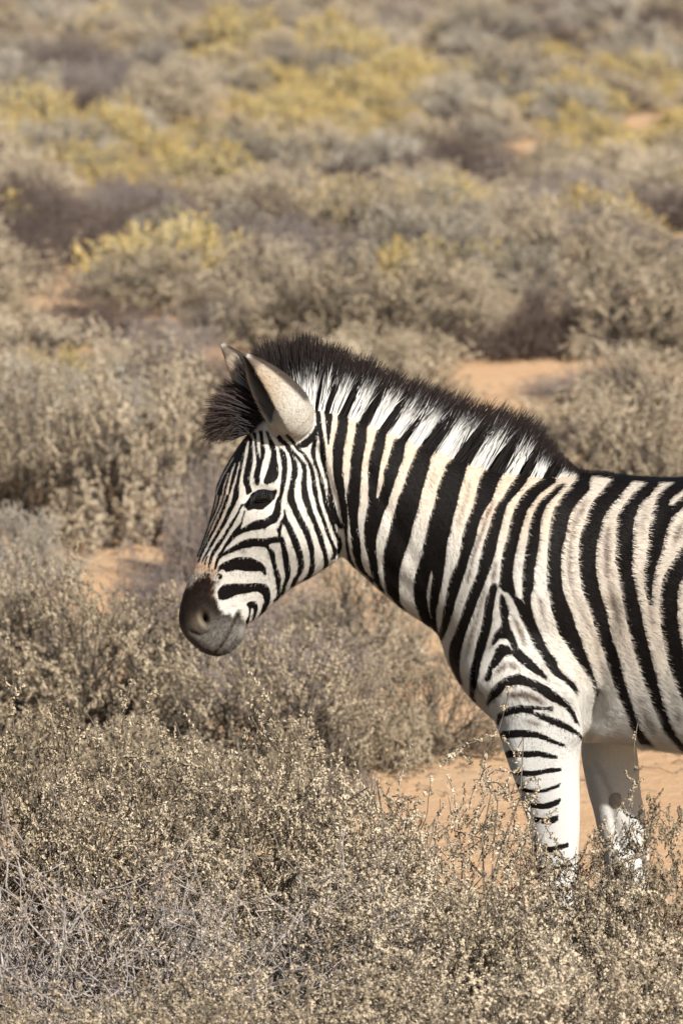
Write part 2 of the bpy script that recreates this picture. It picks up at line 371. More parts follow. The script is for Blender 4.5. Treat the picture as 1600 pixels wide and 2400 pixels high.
for pts, w0, w1 in (([(740,0),(690,150),(670,330),(640,520),(590,700),(530,900),(470,1080),(400,1270),(330,1450)], 26, 18),
                    ([(850,-10),(790,170),(740,330),(710,480),(650,640),(580,780),(520,950),(460,1120),(400,1290),(340,1450)], 34, 18),
                    ([(905,-10),(850,200),(820,350),(770,500),(720,620),(650,760),(590,900),(530,1040),(480,1170),(420,1320),(370,1450)], 28, 18),
                    ([(985,-10),(920,200),(880,370),(820,550),(750,720),(690,850),(630,970),(570,1080),(500,1230),(440,1350),(390,1450),(350,1550)], 62, 26),
                    ([(520,1430),(490,1520),(470,1600)], 22, 26)):
    A(line('H3', pts, w0, w1))
A(ribbon('H3', [(1600,1115,1600,1280),(1450,1115,1450,1260),(1350,1110,1350,1265),(1250,1130,1250,1285),(1130,1170,1150,1300),(1030,1230,1060,1330),(950,1280,970,1370),(880,1330,900,1395),(800,1385,810,1440),(740,1420,745,1490)]))
A(ribbon('H4', [(-20,1120,-20,1280),(90,1100,75,1235),(180,1090,170,1185),(250,1080,250,1178),(340,1095,290,1185),(365,1180,310,1220),(392,1290,318,1300),(425,1430,335,1430),(450,1560,355,1560)],
         'H6', [(905,230,815,230),(925,330,830,330),(935,440,845,430),(935,520,860,520),(915,600,855,600),(880,680,835,660),(860,760,810,750),(840,830,790,830),(800,890,740,880)]))
A(ribbon('H4', [(-30,1230,60,1200),(40,1300,90,1270),(75,1370,165,1350),(100,1450,180,1430),(130,1560,200,1560)],
         'H6', [(625,400,690,390),(650,490,735,490),(680,580,760,580),(690,680,760,680),(705,780,755,780),(710,860,760,860),(700,930,770,890),(640,1010,700,980)]))
A(ribbon('H4', [(358,590,372,590),(365,690,390,680),(310,800,350,800),(285,880,310,880),(230,950,300,950),(260,1020,290,1020),(265,1090,290,1090)]))
A(ribbon('H4', [(370,690,390,690),(345,770,410,760),(350,820,460,830),(400,910,500,910),(440,1000,540,1000),(470,1070,580,1080),(500,1150,610,1150),(530,1250,640,1240),(570,1350,680,1350),(600,1450,700,1450),(625,1560,715,1560)],
         'H6', [(1095,300,1190,300),(1090,380,1190,380),(1085,440,1170,440),(1080,520,1130,520),(1010,590,1080,590),(990,660,1060,640),(950,740,1010,730)]))
A(ribbon('H2', [(50,790,110,770),(110,880,170,860),(190,950,220,940),(260,1040,300,1060),(310,1130,340,1120),(330,1200,390,1210),(350,1300,430,1310),(360,1400,445,1400),(345,1520,440,1520)],
         'H4', [(475,100,550,80),(450,200,535,200),(430,300,535,300),(425,400,545,390),(460,490,575,480),(500,560,600,560),(540,660,650,670),(590,760,700,760),(640,860,750,860),(700,960,800,950),(740,1050,835,1060),(780,1150,860,1150),(805,1250,890,1250),(830,1350,905,1350),(845,1450,908,1450),(850,1560,908,1560)],
         'H6', [(1315,330,1380,330),(1300,400,1375,400),(1280,480,1370,470),(1240,560,1320,550),(1190,615,1260,605)]))
A(ribbon('H2', [(150,900,200,880),(240,980,290,970),(330,1080,370,1070),(420,1180,460,1170),(490,1260,530,1250),(530,1340,590,1330),(550,1430,605,1430),(540,1540,605,1540)],
         'H4', [(680,100,765,100),(685,250,780,250),(700,380,810,380),(740,480,840,480),(770,560,860,560),(810,680,890,660),(860,760,940,760),(895,850,970,850),(930,960,1010,950),(970,1060,1050,1060),(990,1140,1070,1130),(1030,1250,1100,1250),(1070,1350,1130,1340),(1090,1450,1150,1450),(1105,1580,1165,1580),(1090,1680,1150,1680)]))
A(ribbon('H2', [(210,750,240,750),(290,850,330,840),(380,960,420,950),(440,1050,470,1030),(540,1130,570,1120),(600,1220,640,1210),(650,1310,690,1300),(680,1400,730,1400),(700,1500,750,1500)],
         'H4', [(880,110,935,110),(890,250,960,250),(920,330,970,330),(950,450,990,450),(970,560,1030,550),(1010,660,1060,650),(1060,760,1090,740),(1090,860,1130,860),(1120,970,1160,950),(1160,1070,1200,1060),(1190,1150,1230,1150),(1240,1250,1270,1230),(1250,1300,1320,1330),(1250,1400,1320,1400),(1220,1500,1280,1480)]))
A(ribbon('H2', [(785,620,810,620),(755,750,815,740),(745,860,800,850),(725,950,780,950),(700,1050,770,1050),(705,1130,770,1130),(725,1200,770,1210),(750,1290,800,1300),(790,1370,820,1370),(820,1450,850,1450),(840,1540,880,1540)],
         'H4', [(1020,100,1075,100),(1045,220,1095,220),(1070,330,1115,330),(1090,460,1150,460),(1120,560,1180,560),(1160,660,1220,660),(1190,760,1250,760),(1230,860,1270,850),(1260,960,1300,950),(1300,1060,1340,1050),(1340,1120,1390,1110),(1350,1200,1415,1200),(1350,1300,1400,1300),(1340,1390,1370,1390)]))
A(ribbon('H2', [(400,970,420,1020),(500,930,520,1005),(570,880,620,990),(650,830,690,910),(720,760,750,850),(760,690,800,760)]))
A(ribbon('H2', [(655,130,690,130),(700,210,750,200),(770,280,820,270),(795,350,855,340),(800,450,870,450),(805,550,875,550),(825,640,885,650),(845,750,905,760),(862,860,925,860),(870,980,945,980),(868,1080,950,1080),(880,1180,960,1180),(900,1280,970,1280),(930,1380,980,1380),(950,1480,990,1480)],
         'H4', [(1140,0,1170,0),(1165,80,1180,80),(1170,200,1210,200),(1172,330,1245,330),(1180,430,1260,430),(1200,530,1290,530),(1230,650,1320,650),(1260,750,1350,740),(1310,830,1400,830),(1370,920,1470,920)]))
A(ribbon('H2', [(880,100,980,100),(880,240,990,240),(930,310,1040,330),(960,400,1075,420),(970,480,1080,480),(975,560,1060,560),(985,660,1050,660),(990,750,1040,750),(1000,850,1030,850),(1015,950,1022,950)]))
A(poly('H5', [(855,340),(875,265),(905,200),(960,150),(1080,100),(1180,55),(1300,43),(1420,45)],
       'H6', [(210,205),(300,250),(390,290),(450,340),(500,410),(515,520),(470,530),(440,490),(390,455),(310,465),(220,460),(130,460),(40,445)],
       'H5', [(1200,282),(1120,300),(1010,318),(985,280),(940,268),(890,300),(870,345)]))
A(poly('H5', [(850,370),(880,350),(930,355),(955,390),(940,440),(905,465),(870,430)]))
A(poly('H5', [(865,680),(900,620),(960,560),(1050,540),(1180,530),(1254,535)],
       'H6', [(80,690),(200,685),(300,678),(400,685),(480,700),(545,750),(575,850),(580,950),(560,1040),(520,1120),(480,1200),(420,1260),(350,1320),(400,1210),(440,1080),(465,1000),(450,930),(410,870),(330,835),(230,840),(120,870),(0,885)],
       'H5', [(1254,720),(1160,760),(1050,815),(960,835),(880,815)]))
A(poly('H6', [(130,1070),(180,1025),(250,1010),(310,1020),(340,1080),(350,1150),(330,1220),(300,1310),(250,1370),(240,1290),(265,1220),(275,1160),(245,1125),(220,1150),(215,1240),(200,1310),(190,1380),(150,1450),(100,1440),(130,1370),(170,1300),(190,1200),(175,1120)]))
EYE = poly('H3', [(1180,520),(1230,440),(1300,350),(1370,260),(1450,220),(1568,210)], 'H4', [(100,225),(190,235),(215,210),(220,260),(180,380),(135,440),(60,510),(0,560)], 'H3', [(1568,575),(1460,590),(1380,575),(1260,605),(1240,570)])
MUZZLE = poly('H5', [(330,560),(420,440),(500,370),(580,345),(660,300),(700,280),(740,300),(790,320),(800,400),(845,430),(830,560),(815,680),(800,760),(860,830),(875,930),(920,1000),(1000,1090),(1090,1080),(1150,1130),(1200,1060),(1270,1020),(1310,1120),(1340,1200),(1400,1290)],
              'PX', [(600, 1480), (600, 1600), (380, 1600), (380, 1400), (420, 1390)])
# soft brown shadow stripes: (crop, points, width, strength)
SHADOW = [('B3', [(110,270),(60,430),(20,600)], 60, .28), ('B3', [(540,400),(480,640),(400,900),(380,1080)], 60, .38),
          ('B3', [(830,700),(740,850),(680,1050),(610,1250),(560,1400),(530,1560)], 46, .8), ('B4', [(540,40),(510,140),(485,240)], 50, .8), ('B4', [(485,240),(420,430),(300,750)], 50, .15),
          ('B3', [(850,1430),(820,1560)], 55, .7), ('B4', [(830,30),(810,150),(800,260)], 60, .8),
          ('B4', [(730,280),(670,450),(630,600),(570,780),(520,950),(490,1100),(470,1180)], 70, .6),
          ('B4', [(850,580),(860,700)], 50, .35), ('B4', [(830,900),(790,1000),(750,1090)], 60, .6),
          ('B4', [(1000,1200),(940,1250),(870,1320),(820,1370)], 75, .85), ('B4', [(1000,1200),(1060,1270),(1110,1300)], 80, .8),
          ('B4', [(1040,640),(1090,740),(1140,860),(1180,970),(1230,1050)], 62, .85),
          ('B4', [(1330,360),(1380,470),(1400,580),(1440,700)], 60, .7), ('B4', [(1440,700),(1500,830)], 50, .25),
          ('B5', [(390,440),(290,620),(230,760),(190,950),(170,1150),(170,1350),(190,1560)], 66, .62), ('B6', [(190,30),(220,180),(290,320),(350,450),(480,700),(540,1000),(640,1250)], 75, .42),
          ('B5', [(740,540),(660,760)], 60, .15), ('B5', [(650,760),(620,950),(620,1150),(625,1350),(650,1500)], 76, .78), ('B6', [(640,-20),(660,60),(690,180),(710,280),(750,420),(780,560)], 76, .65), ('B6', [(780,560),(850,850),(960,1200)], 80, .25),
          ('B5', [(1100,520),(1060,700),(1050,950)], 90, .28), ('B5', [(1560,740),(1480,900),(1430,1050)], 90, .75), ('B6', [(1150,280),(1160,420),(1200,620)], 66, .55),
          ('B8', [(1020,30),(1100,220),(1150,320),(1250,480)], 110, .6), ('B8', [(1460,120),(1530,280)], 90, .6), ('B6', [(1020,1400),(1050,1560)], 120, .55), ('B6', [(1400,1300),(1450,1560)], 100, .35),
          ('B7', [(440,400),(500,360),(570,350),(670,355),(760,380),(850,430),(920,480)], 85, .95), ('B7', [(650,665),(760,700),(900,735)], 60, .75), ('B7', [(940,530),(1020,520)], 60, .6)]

def poly_sdf(P, x, y):
    """signed distance (negative inside), pixels"""
    n = len(P)
    d2 = np.full(x.shape, 1e9)
    ins = np.zeros(x.shape, bool)
    for i in range(n):
        ax, ay = P[i]; bx, by = P[(i + 1) % n]
        ex, ey = bx - ax, by - ay
        L = ex * ex + ey * ey + 1e-12
        t = np.clip(((x - ax) * ex + (y - ay) * ey) / L, 0, 1)
        dx = x - ax - t * ex; dy = y - ay - t * ey
        d2 = np.minimum(d2, dx * dx + dy * dy)
        if ay != by:
            c = ((ay > y) != (by > y)) & (x < ex * (y - ay) / (by - ay) + ax)
            ins ^= c
    d = np.sqrt(d2)
    return np.where(ins, -d, d)

def sdf_in_box(P, x, y, pad, default):
    lo = P.min(0) - pad; hi = P.max(0) + pad
    m = (x > lo[0]) & (x < hi[0]) & (y > lo[1]) & (y < hi[1])
    out = np.full(x.shape, default)
    if m.any():
        out[m] = np.minimum(poly_sdf(P, x[m], y[m]), default) if default > 0 else poly_sdf(P, x[m], y[m])
    return out

def stripe_field(x, y, pad=14.0):
    f = np.full(x.shape, pad)
    for P in BLACK:
        f = np.minimum(f, sdf_in_box(P, x, y, pad, pad))
    for P in HOLE:
        f = np.maximum(f, -sdf_in_box(P, x, y, pad, pad))
    return f

def path_dist(pts, x, y):
    d = np.full(x.shape, 1e9)
    for (ax, ay), (bx, by) in zip(pts[:-1], pts[1:]):
        ex, ey = bx - ax, by - ay
        t = np.clip(((x - ax) * ex + (y - ay) * ey) / (ex * ex + ey * ey + 1e-9), 0, 1)
        d = np.minimum(d, np.hypot(x - ax - t * ex, y - ay - t * ey))
    return d

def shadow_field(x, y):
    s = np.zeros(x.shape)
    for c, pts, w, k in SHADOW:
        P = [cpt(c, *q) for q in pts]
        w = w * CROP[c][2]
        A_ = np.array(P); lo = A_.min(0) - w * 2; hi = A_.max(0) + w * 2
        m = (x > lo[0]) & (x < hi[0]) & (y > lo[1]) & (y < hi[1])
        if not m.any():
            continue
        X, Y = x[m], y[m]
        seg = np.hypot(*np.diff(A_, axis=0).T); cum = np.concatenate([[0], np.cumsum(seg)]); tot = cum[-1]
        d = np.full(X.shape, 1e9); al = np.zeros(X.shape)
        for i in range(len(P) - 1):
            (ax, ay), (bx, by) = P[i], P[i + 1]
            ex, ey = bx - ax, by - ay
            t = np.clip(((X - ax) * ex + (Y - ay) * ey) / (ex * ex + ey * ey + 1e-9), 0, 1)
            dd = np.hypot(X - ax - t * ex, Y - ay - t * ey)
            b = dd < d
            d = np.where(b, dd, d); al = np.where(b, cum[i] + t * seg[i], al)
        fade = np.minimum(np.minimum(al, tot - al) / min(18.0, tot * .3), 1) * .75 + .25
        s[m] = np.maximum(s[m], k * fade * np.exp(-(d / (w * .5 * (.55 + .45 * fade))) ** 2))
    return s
# ---------------------------------------------------------------- zebra: body
def catmull(K, m):
    """K (n,c) control rows -> denser rows through them"""
    K = np.asarray(K, float)
    P = np.vstack([2 * K[0] - K[1], K, 2 * K[-1] - K[-2]])
    out = []
    for i in range(1, len(P) - 2):
        p0, p1, p2, p3 = P[i - 1], P[i], P[i + 1], P[i + 2]
        for j in range(m):
            t = j / m
            out.append(.5 * ((2 * p1) + (-p0 + p2) * t + (2 * p0 - 5 * p1 + 4 * p2 - p3) * t * t + (-p0 + 3 * p1 - 3 * p2 + p3) * t ** 3))
    out.append(P[-2])
    return np.array(out)

def rings_mesh(R):
    """R (k,n,3) rings -> verts, quads, tris (closed tube)"""
    k, n, _ = R.shape
    v = R.reshape(-1, 3)
    i = np.arange(k - 1)[:, None] * n
    j = np.arange(n)[None]
    j2 = (j + 1) % n
    q = np.stack([i + j, i + j2, i + n + j2, i + n + j], -1).reshape(-1, 4)
    c0, c1 = len(v), len(v) + 1
    v = np.vstack([v, R[0].mean(0), R[-1].mean(0)])
    jj = np.arange(n); jn = (jj + 1) % n
    t = np.vstack([np.stack([np.full(n, c0), jn, jj], 1), np.stack([np.full(n, c1), (k - 1) * n + jj, (k - 1) * n + jn], 1)])
    return v, q, t

def sagittal_loft(rows, nring=56, m=4, egg=0.0, pw=1.0):
    """rows: Tx,Ty,Bx,By,w,skew in photo pixels / metres; tube in the animal's mid plane"""
    K = catmull(np.array(rows, float), m)
    tx, tz = unproj(K[:, 0], K[:, 1]); bx, bz = unproj(K[:, 2], K[:, 3])
    a = np.linspace(0, 2 * pi, nring, endpoint=False)
    t = (1 + np.cos(a)) / 2
    R = np.zeros((len(K), nring, 3))
    for k in range(len(K)):
        w, sk = K[k, 4], K[k, 5]
        R[k, :, 0] = bx[k] + (tx[k] - bx[k]) * t
        R[k, :, 2] = bz[k] + (tz[k] - bz[k]) * t
        s = np.sin(a)
        prof = np.sign(s) * np.abs(s) ** pw
        R[k, :, 1] = w * prof * (1 + sk * (1 - 2 * t))
    return rings_mesh(R)

def leg_loft(rows, m=4, nring=32):
    """rows: py, xl, xr, half depth, y centre"""
    K = catmull(np.array(rows, float), m)
    R = np.zeros((len(K), nring, 3))
    a = np.linspace(0, 2 * pi, nring, endpoint=False)
    for k, (py, xl, xr, w, yc) in enumerate(K):
        x0, z = unproj(xl, py, yc); x1, _ = unproj(xr, py, yc)
        R[k, :, 0] = (x0 + x1) / 2 + (x1 - x0) / 2 * np.sign(np.cos(a)) * np.abs(np.cos(a)) ** .9
        R[k, :, 1] = yc + w * np.sin(a)
        R[k, :, 2] = z
    return rings_mesh(R)

class Soup:
    def __init__(self): self.v, self.q, self.t, self.n = [], [], [], 0
    def add(self, v, q, t):
        self.v.append(v); self.q.append(np.asarray(q, int).reshape(-1, 4) + self.n); self.t.append(np.asarray(t, int).reshape(-1, 3) + self.n); self.n += len(v)
    def mesh(self, name):
        return mesh_np(name, np.vstack(self.v), [np.vstack(self.q), np.vstack(self.t)])

def remesh(me, voxel, it, fac=.5):
    o = bpy.data.objects.new('tmp', me)
    COL.objects.link(o)
    r = o.modifiers.new('r', 'REMESH'); r.mode = 'VOXEL'; r.voxel_size = voxel
    if it:
        s = o.modifiers.new('s', 'SMOOTH'); s.factor = fac; s.iterations = it
    dg = bpy.context.evaluated_depsgraph_get()
    out = bpy.data.meshes.new_from_object(o.evaluated_get(dg))
    bpy.data.objects.remove(o, do_unlink=True)
    return out

def get_vn(me):
    n = len(me.vertices)
    co = np.empty(n * 3, np.float32); me.vertices.foreach_get('co', co)
    no = np.empty(n * 3, np.float32); me.vertex_normals.foreach_get('vector', no)
    return co.reshape(-1, 3).astype(float), no.reshape(-1, 3).astype(float)

TORSO = [  # Tx, Ty, Bx, By, w, skew
    (655, 962, 715, 1190, .058, 0), (722, 938, 772, 1262, .070, 0), (800, 952, 812, 1312, .080, .05), (880, 984, 876, 1372, .088, .08),
    (960, 1020, 938, 1424, .098, .10), (1050, 1058, 993, 1460, .115, .10), (1140, 1090, 1028, 1490, .138, .10), (1230, 1106, 1050, 1556, .160, .10),
    (1305, 1112, 1102, 1636, .172, .06), (1370, 1109, 1195, 1712, .178, -.02), (1425, 1110, 1310, 1738, .178, -.08), (1490, 1117, 1430, 1740, .188, -.10),
    (1565, 1121, 1545, 1756, .208, -.08), (1645, 1119, 1655, 1772, .232, -.02), (1800, 1114, 1810, 1785, .272, .12), (1950, 1106, 1955, 1772, .278, .12),
    (2070, 1096, 2065, 1735, .262, .06), (2170, 1092, 2165, 1690, .245, 0), (2270, 1106, 2260, 1640, .225, 0), (2350, 1140, 2350, 1560, .185, 0), (2410, 1210, 2410, 1450, .11, 0)]
HEAD = [
    (622, 978, 740, 965, .045, 0), (592, 1004, 776, 1075, .066, .0), (560, 1044, 794, 1180, .083, -.02), (533, 1086, 801, 1258, .090, -.03), (510, 1130, 797, 1304, .092, -.05),
    (502, 1171, 767, 1327, .087, -.05), (491, 1213, 727, 1354, .076, -.02), (478, 1257, 688, 1375, .066, 0), (464, 1292, 653, 1406, .059, 0), (451, 1333, 622, 1432, .055, 0),
    (438, 1368, 599, 1452, .053, 0), (428, 1398, 577, 1465, .054, .02), (421, 1426, 575, 1481, .056, .02), (419, 1452, 569, 1500, .057, 0), (425, 1477, 554, 1518, .054, 0), (443, 1501, 534, 1532, .046, 0), (466, 1522, 512, 1538, .032, 0)]
NEAR_FORE = [(1470, 1150, 1375, .060, -.115), (1560, 1118, 1375, .078, -.130), (1640, 1137, 1369, .078, -.138), (1712, 1166, 1365, .070, -.14), (1783, 1187, 1358, .060, -.14), (1852, 1213, 1358, .052, -.14),
             (1890, 1225, 1359, .048, -.14), (1950, 1240, 1358, .044, -.14), (2020, 1254, 1354, .042, -.14), (2080, 1261, 1356, .043, -.14), (2130, 1268, 1353, .037, -.14), (2190, 1280, 1347, .029, -.14),
             (2300, 1292, 1352, .027, -.14), (2390, 1299, 1373, .033, -.14), (2432, 1292, 1364, .030, -.14), (2478, 1278, 1362, .032, -.14)]
FAR_FORE = [(1600, 1330, 1470, .060, .115), (1680, 1345, 1482, .065, .125), (1741, 1358, 1489, .062, .13), (1783, 1362, 1495, .056, .13), (1859, 1377, 1501, .050, .13), (1897, 1388, 1510, .046, .13), (1943, 1398, 1516, .043, .13),
            (1989, 1408, 1520, .042, .13), (2045, 1416, 1519, .043, .13), (2090, 1424, 1514, .037, .13), (2140, 1434, 1503, .028, .13), (2240, 1444, 1502, .027, .13), (2325, 1450, 1523, .033, .13), (2365, 1443, 1514, .030, .13), (2408, 1432, 1514, .032, .13)]
HIND = [(1230, 2110, 2380, .10), (1400, 2100, 2412, .118), (1550, 2112, 2402, .10), (1680, 2130, 2352, .078), (1780, 2190, 2350, .058), (1860, 2240, 2372, .046), (1930, 2275, 2388, .043), (1990, 2285, 2372, .037), (2100, 2287, 2347, .029),
        (2250, 2281, 2341, .028), (2345, 2270, 2350, .034), (2390, 2256, 2334, .030), (2440, 2240, 2330, .032)]

def make_ear(base, tip, opend, radii, soup):
    base = np.array(base); tip = np.array(tip)
    L = np.linalg.norm(tip - base); u = (tip - base) / L
    v = np.array(opend, float); v -= u * (v @ u); v /= np.linalg.norm(v)
    w = np.cross(u, v)
    nt, nf = 26, 30
    ts = np.linspace(0, 1, nt)
    r = np.interp(ts, np.linspace(0, 1, len(radii)), radii)
    phi = np.interp(ts, [0, .2, .5, .8, 1], np.radians([150, 135, 122, 112, 95]))
    th = np.interp(ts, [0, 1], [.010, .0075])
    out = []
    for rr in (r, np.maximum(r - th, .0005)):
        g = []
        for k in range(nt):
            f = np.linspace(-phi[k], phi[k], nf)
            c = base + u * L * ts[k] - v * (.010 * ts[k] ** 2)
            g.append(c + rr[k] * (-np.cos(f)[:, None] * v + np.sin(f)[:, None] * w))
        out.append(np.array(g))
    O, I = out
    vv = np.vstack([O.reshape(-1, 3), I.reshape(-1, 3)])
    N = nt * nf
    q = []
    for k in range(nt - 1):
        for j in range(nf - 1):
            a = k * nf + j
            q.append((a, a + 1, a + nf + 1, a + nf)); q.append((N + a, N + a + nf, N + a + nf + 1, N + a + 1))
        for j in (0, nf - 1):
            a = k * nf + j; b = a + nf
            q.append((a, b, N + b, N + a) if j == 0 else (a, N + a, N + b, b))
    for k in (0, nt - 1):
        for j in range(nf - 1):
            a = k * nf + j
            q.append((a, N + a, N + a + 1, a + 1) if k == 0 else (a, a + 1, N + a + 1, N + a))
    soup.add(vv, q, np.zeros((0, 3), int))
    # bulb at the root
    a = np.linspace(0, pi, 14); b = np.linspace(0, 2 * pi, 24, endpoint=False)
    R = np.stack([np.stack([np.sin(x) * np.cos(b), np.sin(x) * np.sin(b), np.cos(x) * np.ones_like(b)], -1) for x in a[1:-1]])
    P = base + .012 * u + radii[0] * (R[..., :1] * v * .97 + R[..., 1:2] * w * .97 + R[..., 2:] * u * .95)
    soup.add(*rings_mesh(P))
    return base, u, v, w, L

def ell(px, py, y): 
    X, Z = unproj(px, py, y)
    return np.array([float(X), y, float(Z)])

EAR_R = [.046, .055, .055, .050, .041, .028, .011]
def build_body():
    s = Soup()
    s.add(*sagittal_loft(TORSO, pw=.92))
    s.add(*sagittal_loft(HEAD, pw=.80))
    s.add(*leg_loft(NEAR_FORE)); s.add(*leg_loft(FAR_FORE))
    s.add(*leg_loft([(r[0] + 18, r[1], r[2], r[3], -.15) for r in HIND]))
    s.add(*leg_loft([(r[0] - 18, r[1] + 70, r[2] + 70 * (r[0] > 1500), r[3], .15) for r in HIND]))
    tail = catmull([ell(2395, 1175, 0), ell(2445, 1240, 0), ell(2470, 1400, 0), ell(2475, 1600, 0), ell(2472, 1760, 0)], 4)
    a = np.linspace(0, 2 * pi, 16, endpoint=False)
    rr = np.interp(np.arange(len(tail)), [0, len(tail) - 1], [.034, .012])
    s.add(*rings_mesh(np.stack([np.stack([p[0] + r * np.cos(a), p[1] + r * np.sin(a), p[2] + 0 * a], 1) for p, r in zip(tail, rr)])))
    me = remesh(s.mesh('raw'), .0045, 10)
    # shape details: photo pixel paths, spread (px), height (m)
    co, no = get_vn(me)
    px, py = proj(co[:, 0], -np.abs(co[:, 1]), co[:, 2])
    lat = sstep(.15, .6, np.abs(no[:, 1]))
    d = np.zeros(len(co))
    for pts, sg, h in (([(612, 1128), (636, 1134)], 15, .007), ([(590, 1172), (640, 1160)], 14, -.006), ([(470, 1457), (474, 1462)], 22, .006),
                       ([(625, 1222), (575, 1285)], 9, .004), ([(715, 1220), (690, 1270)], 46, .008), ([(740, 1050), (785, 1180), (799, 1300)], 11, -.009),
                       ([(1290, 1180), (1215, 1400), (1150, 1560)], 45, .014), ([(1425, 1430), (1405, 1600), (1395, 1680)], 26, -.016), ([(1400, 1640), (1388, 1700), (1368, 1738)], 11, -.016), ([(1200, 1735), (1235, 1840)], 24, .006), ([(1110, 1570), (1125, 1610)], 24, .010), ([(1290, 1560), (1345, 1650)], 22, .008), ([(860, 1100), (1010, 1400)], 16, -.004), ([(1340, 1690), (1348, 1720)], 26, .012),
                       ([(900, 1330), (1030, 1450), (1060, 1500)], 20, -.006), ([(1095, 1600), (1160, 1705)], 16, -.008), ([(1120, 1600), (1330, 1630)], 30, .006),
                       ([(1180, 1420), (1370, 1600)], 26, -.005), ([(900, 1120), (1050, 1260), (1150, 1350)], 60, .006)):
        d += h * np.exp(-(path_dist(pts, px, py) / sg) ** 2) * lat
    wav = np.sin(px * .11 + py * .05) * np.exp(-(path_dist([(1500, 1200), (1560, 1650)], px, py) / 120) ** 2)
    d += .0012 * wav * lat
    ax_, ay_ = proj(co[:, 0], co[:, 1], co[:, 2])
    inner = (co[:, 1] > .02) & (co[:, 2] < .74) * (no[:, 1] < -.2)
    for pts, sg, h in (([(1385, 1790), (1420, 1850), (1452, 1990)], 9, -.006), ([(1480, 1790), (1490, 1980)], 13, .005), ([(1370, 1800), (1440, 1800)], 7, -.003), ([(1380, 1815), (1470, 1832)], 6, -.003), ([(1450, 2020), (1490, 2050)], 22, .006)):
        d += h * np.exp(-(path_dist(pts, ax_, ay_) / sg) ** 2) * inner
    co += no * d[:, None]
    me.vertices.foreach_set('co', co.astype(np.float32).ravel())
    s2 = Soup()
    n = len(me.polygons)
    lt = np.empty(n, np.int32); me.polygons.foreach_get('loop_total', lt)
    li = np.empty(len(me.loops), np.int32); me.loops.foreach_get('vertex_index', li)
    ls = np.empty(n, np.int32); me.polygons.foreach_get('loop_start', ls)
    q = li[ls[lt == 4][:, None] + np.arange(4)]; t = li[ls[lt == 3][:, None] + np.arange(3)]
    s2.add(co, q, t)
    ears = []
    pl = np.array([-.763, 0, -.645])
    ears.append(make_ear(ell(696, 990, -.064), ell(564, 843, -.092), pl * .88 + np.array([0, -.42, 0]), EAR_R, s2))
    ears.append(make_ear(ell(640, 985, .064), ell(507, 818, .105), pl * .95 + np.array([0, -.12, 0]), EAR_R, s2))
    me2 = remesh(s2.mesh('raw2'), .0037, 3)
    # fine relief: nostril, mouth line
    co, no = get_vn(me2)
    px, py = proj(co[:, 0], -np.abs(co[:, 1]), co[:, 2])
    lat = sstep(.2, .6, np.abs(no[:, 1]))
    nos = np.hypot((px - 480 - (py - 1450) * .3) / 7.5, (py - 1450) / 12.0)
    d = -.020 * np.exp(-nos ** 2.5) * lat + .0018 * np.exp(-((nos - 2.2) / .8) ** 2) * lat
    mouth = path_dist([(557, 1442), (544, 1470), (530, 1497), (515, 1519), (502, 1533)], px, py)
    d -= .0055 * np.exp(-(mouth / 3.2) ** 2) * lat
    for pts, sg, h in (([(545, 1448), (522, 1490), (496, 1522)], 7, .0035), ([(560, 1480), (530, 1518)], 9, .003), ([(500, 1478), (470, 1492), (447, 1482)], 5, -.0035), ([(545, 1425), (520, 1440)], 6, -.002), ([(505, 1440), (500, 1470)], 5, -.002)):
        d += h * np.exp(-(path_dist(pts, px, py) / sg) ** 2) * lat
    co += no * d[:, None]
    me2.vertices.foreach_set('co', co.astype(np.float32).ravel())
    me2.update()
    smooth_shade(me2)
    return me2, ears

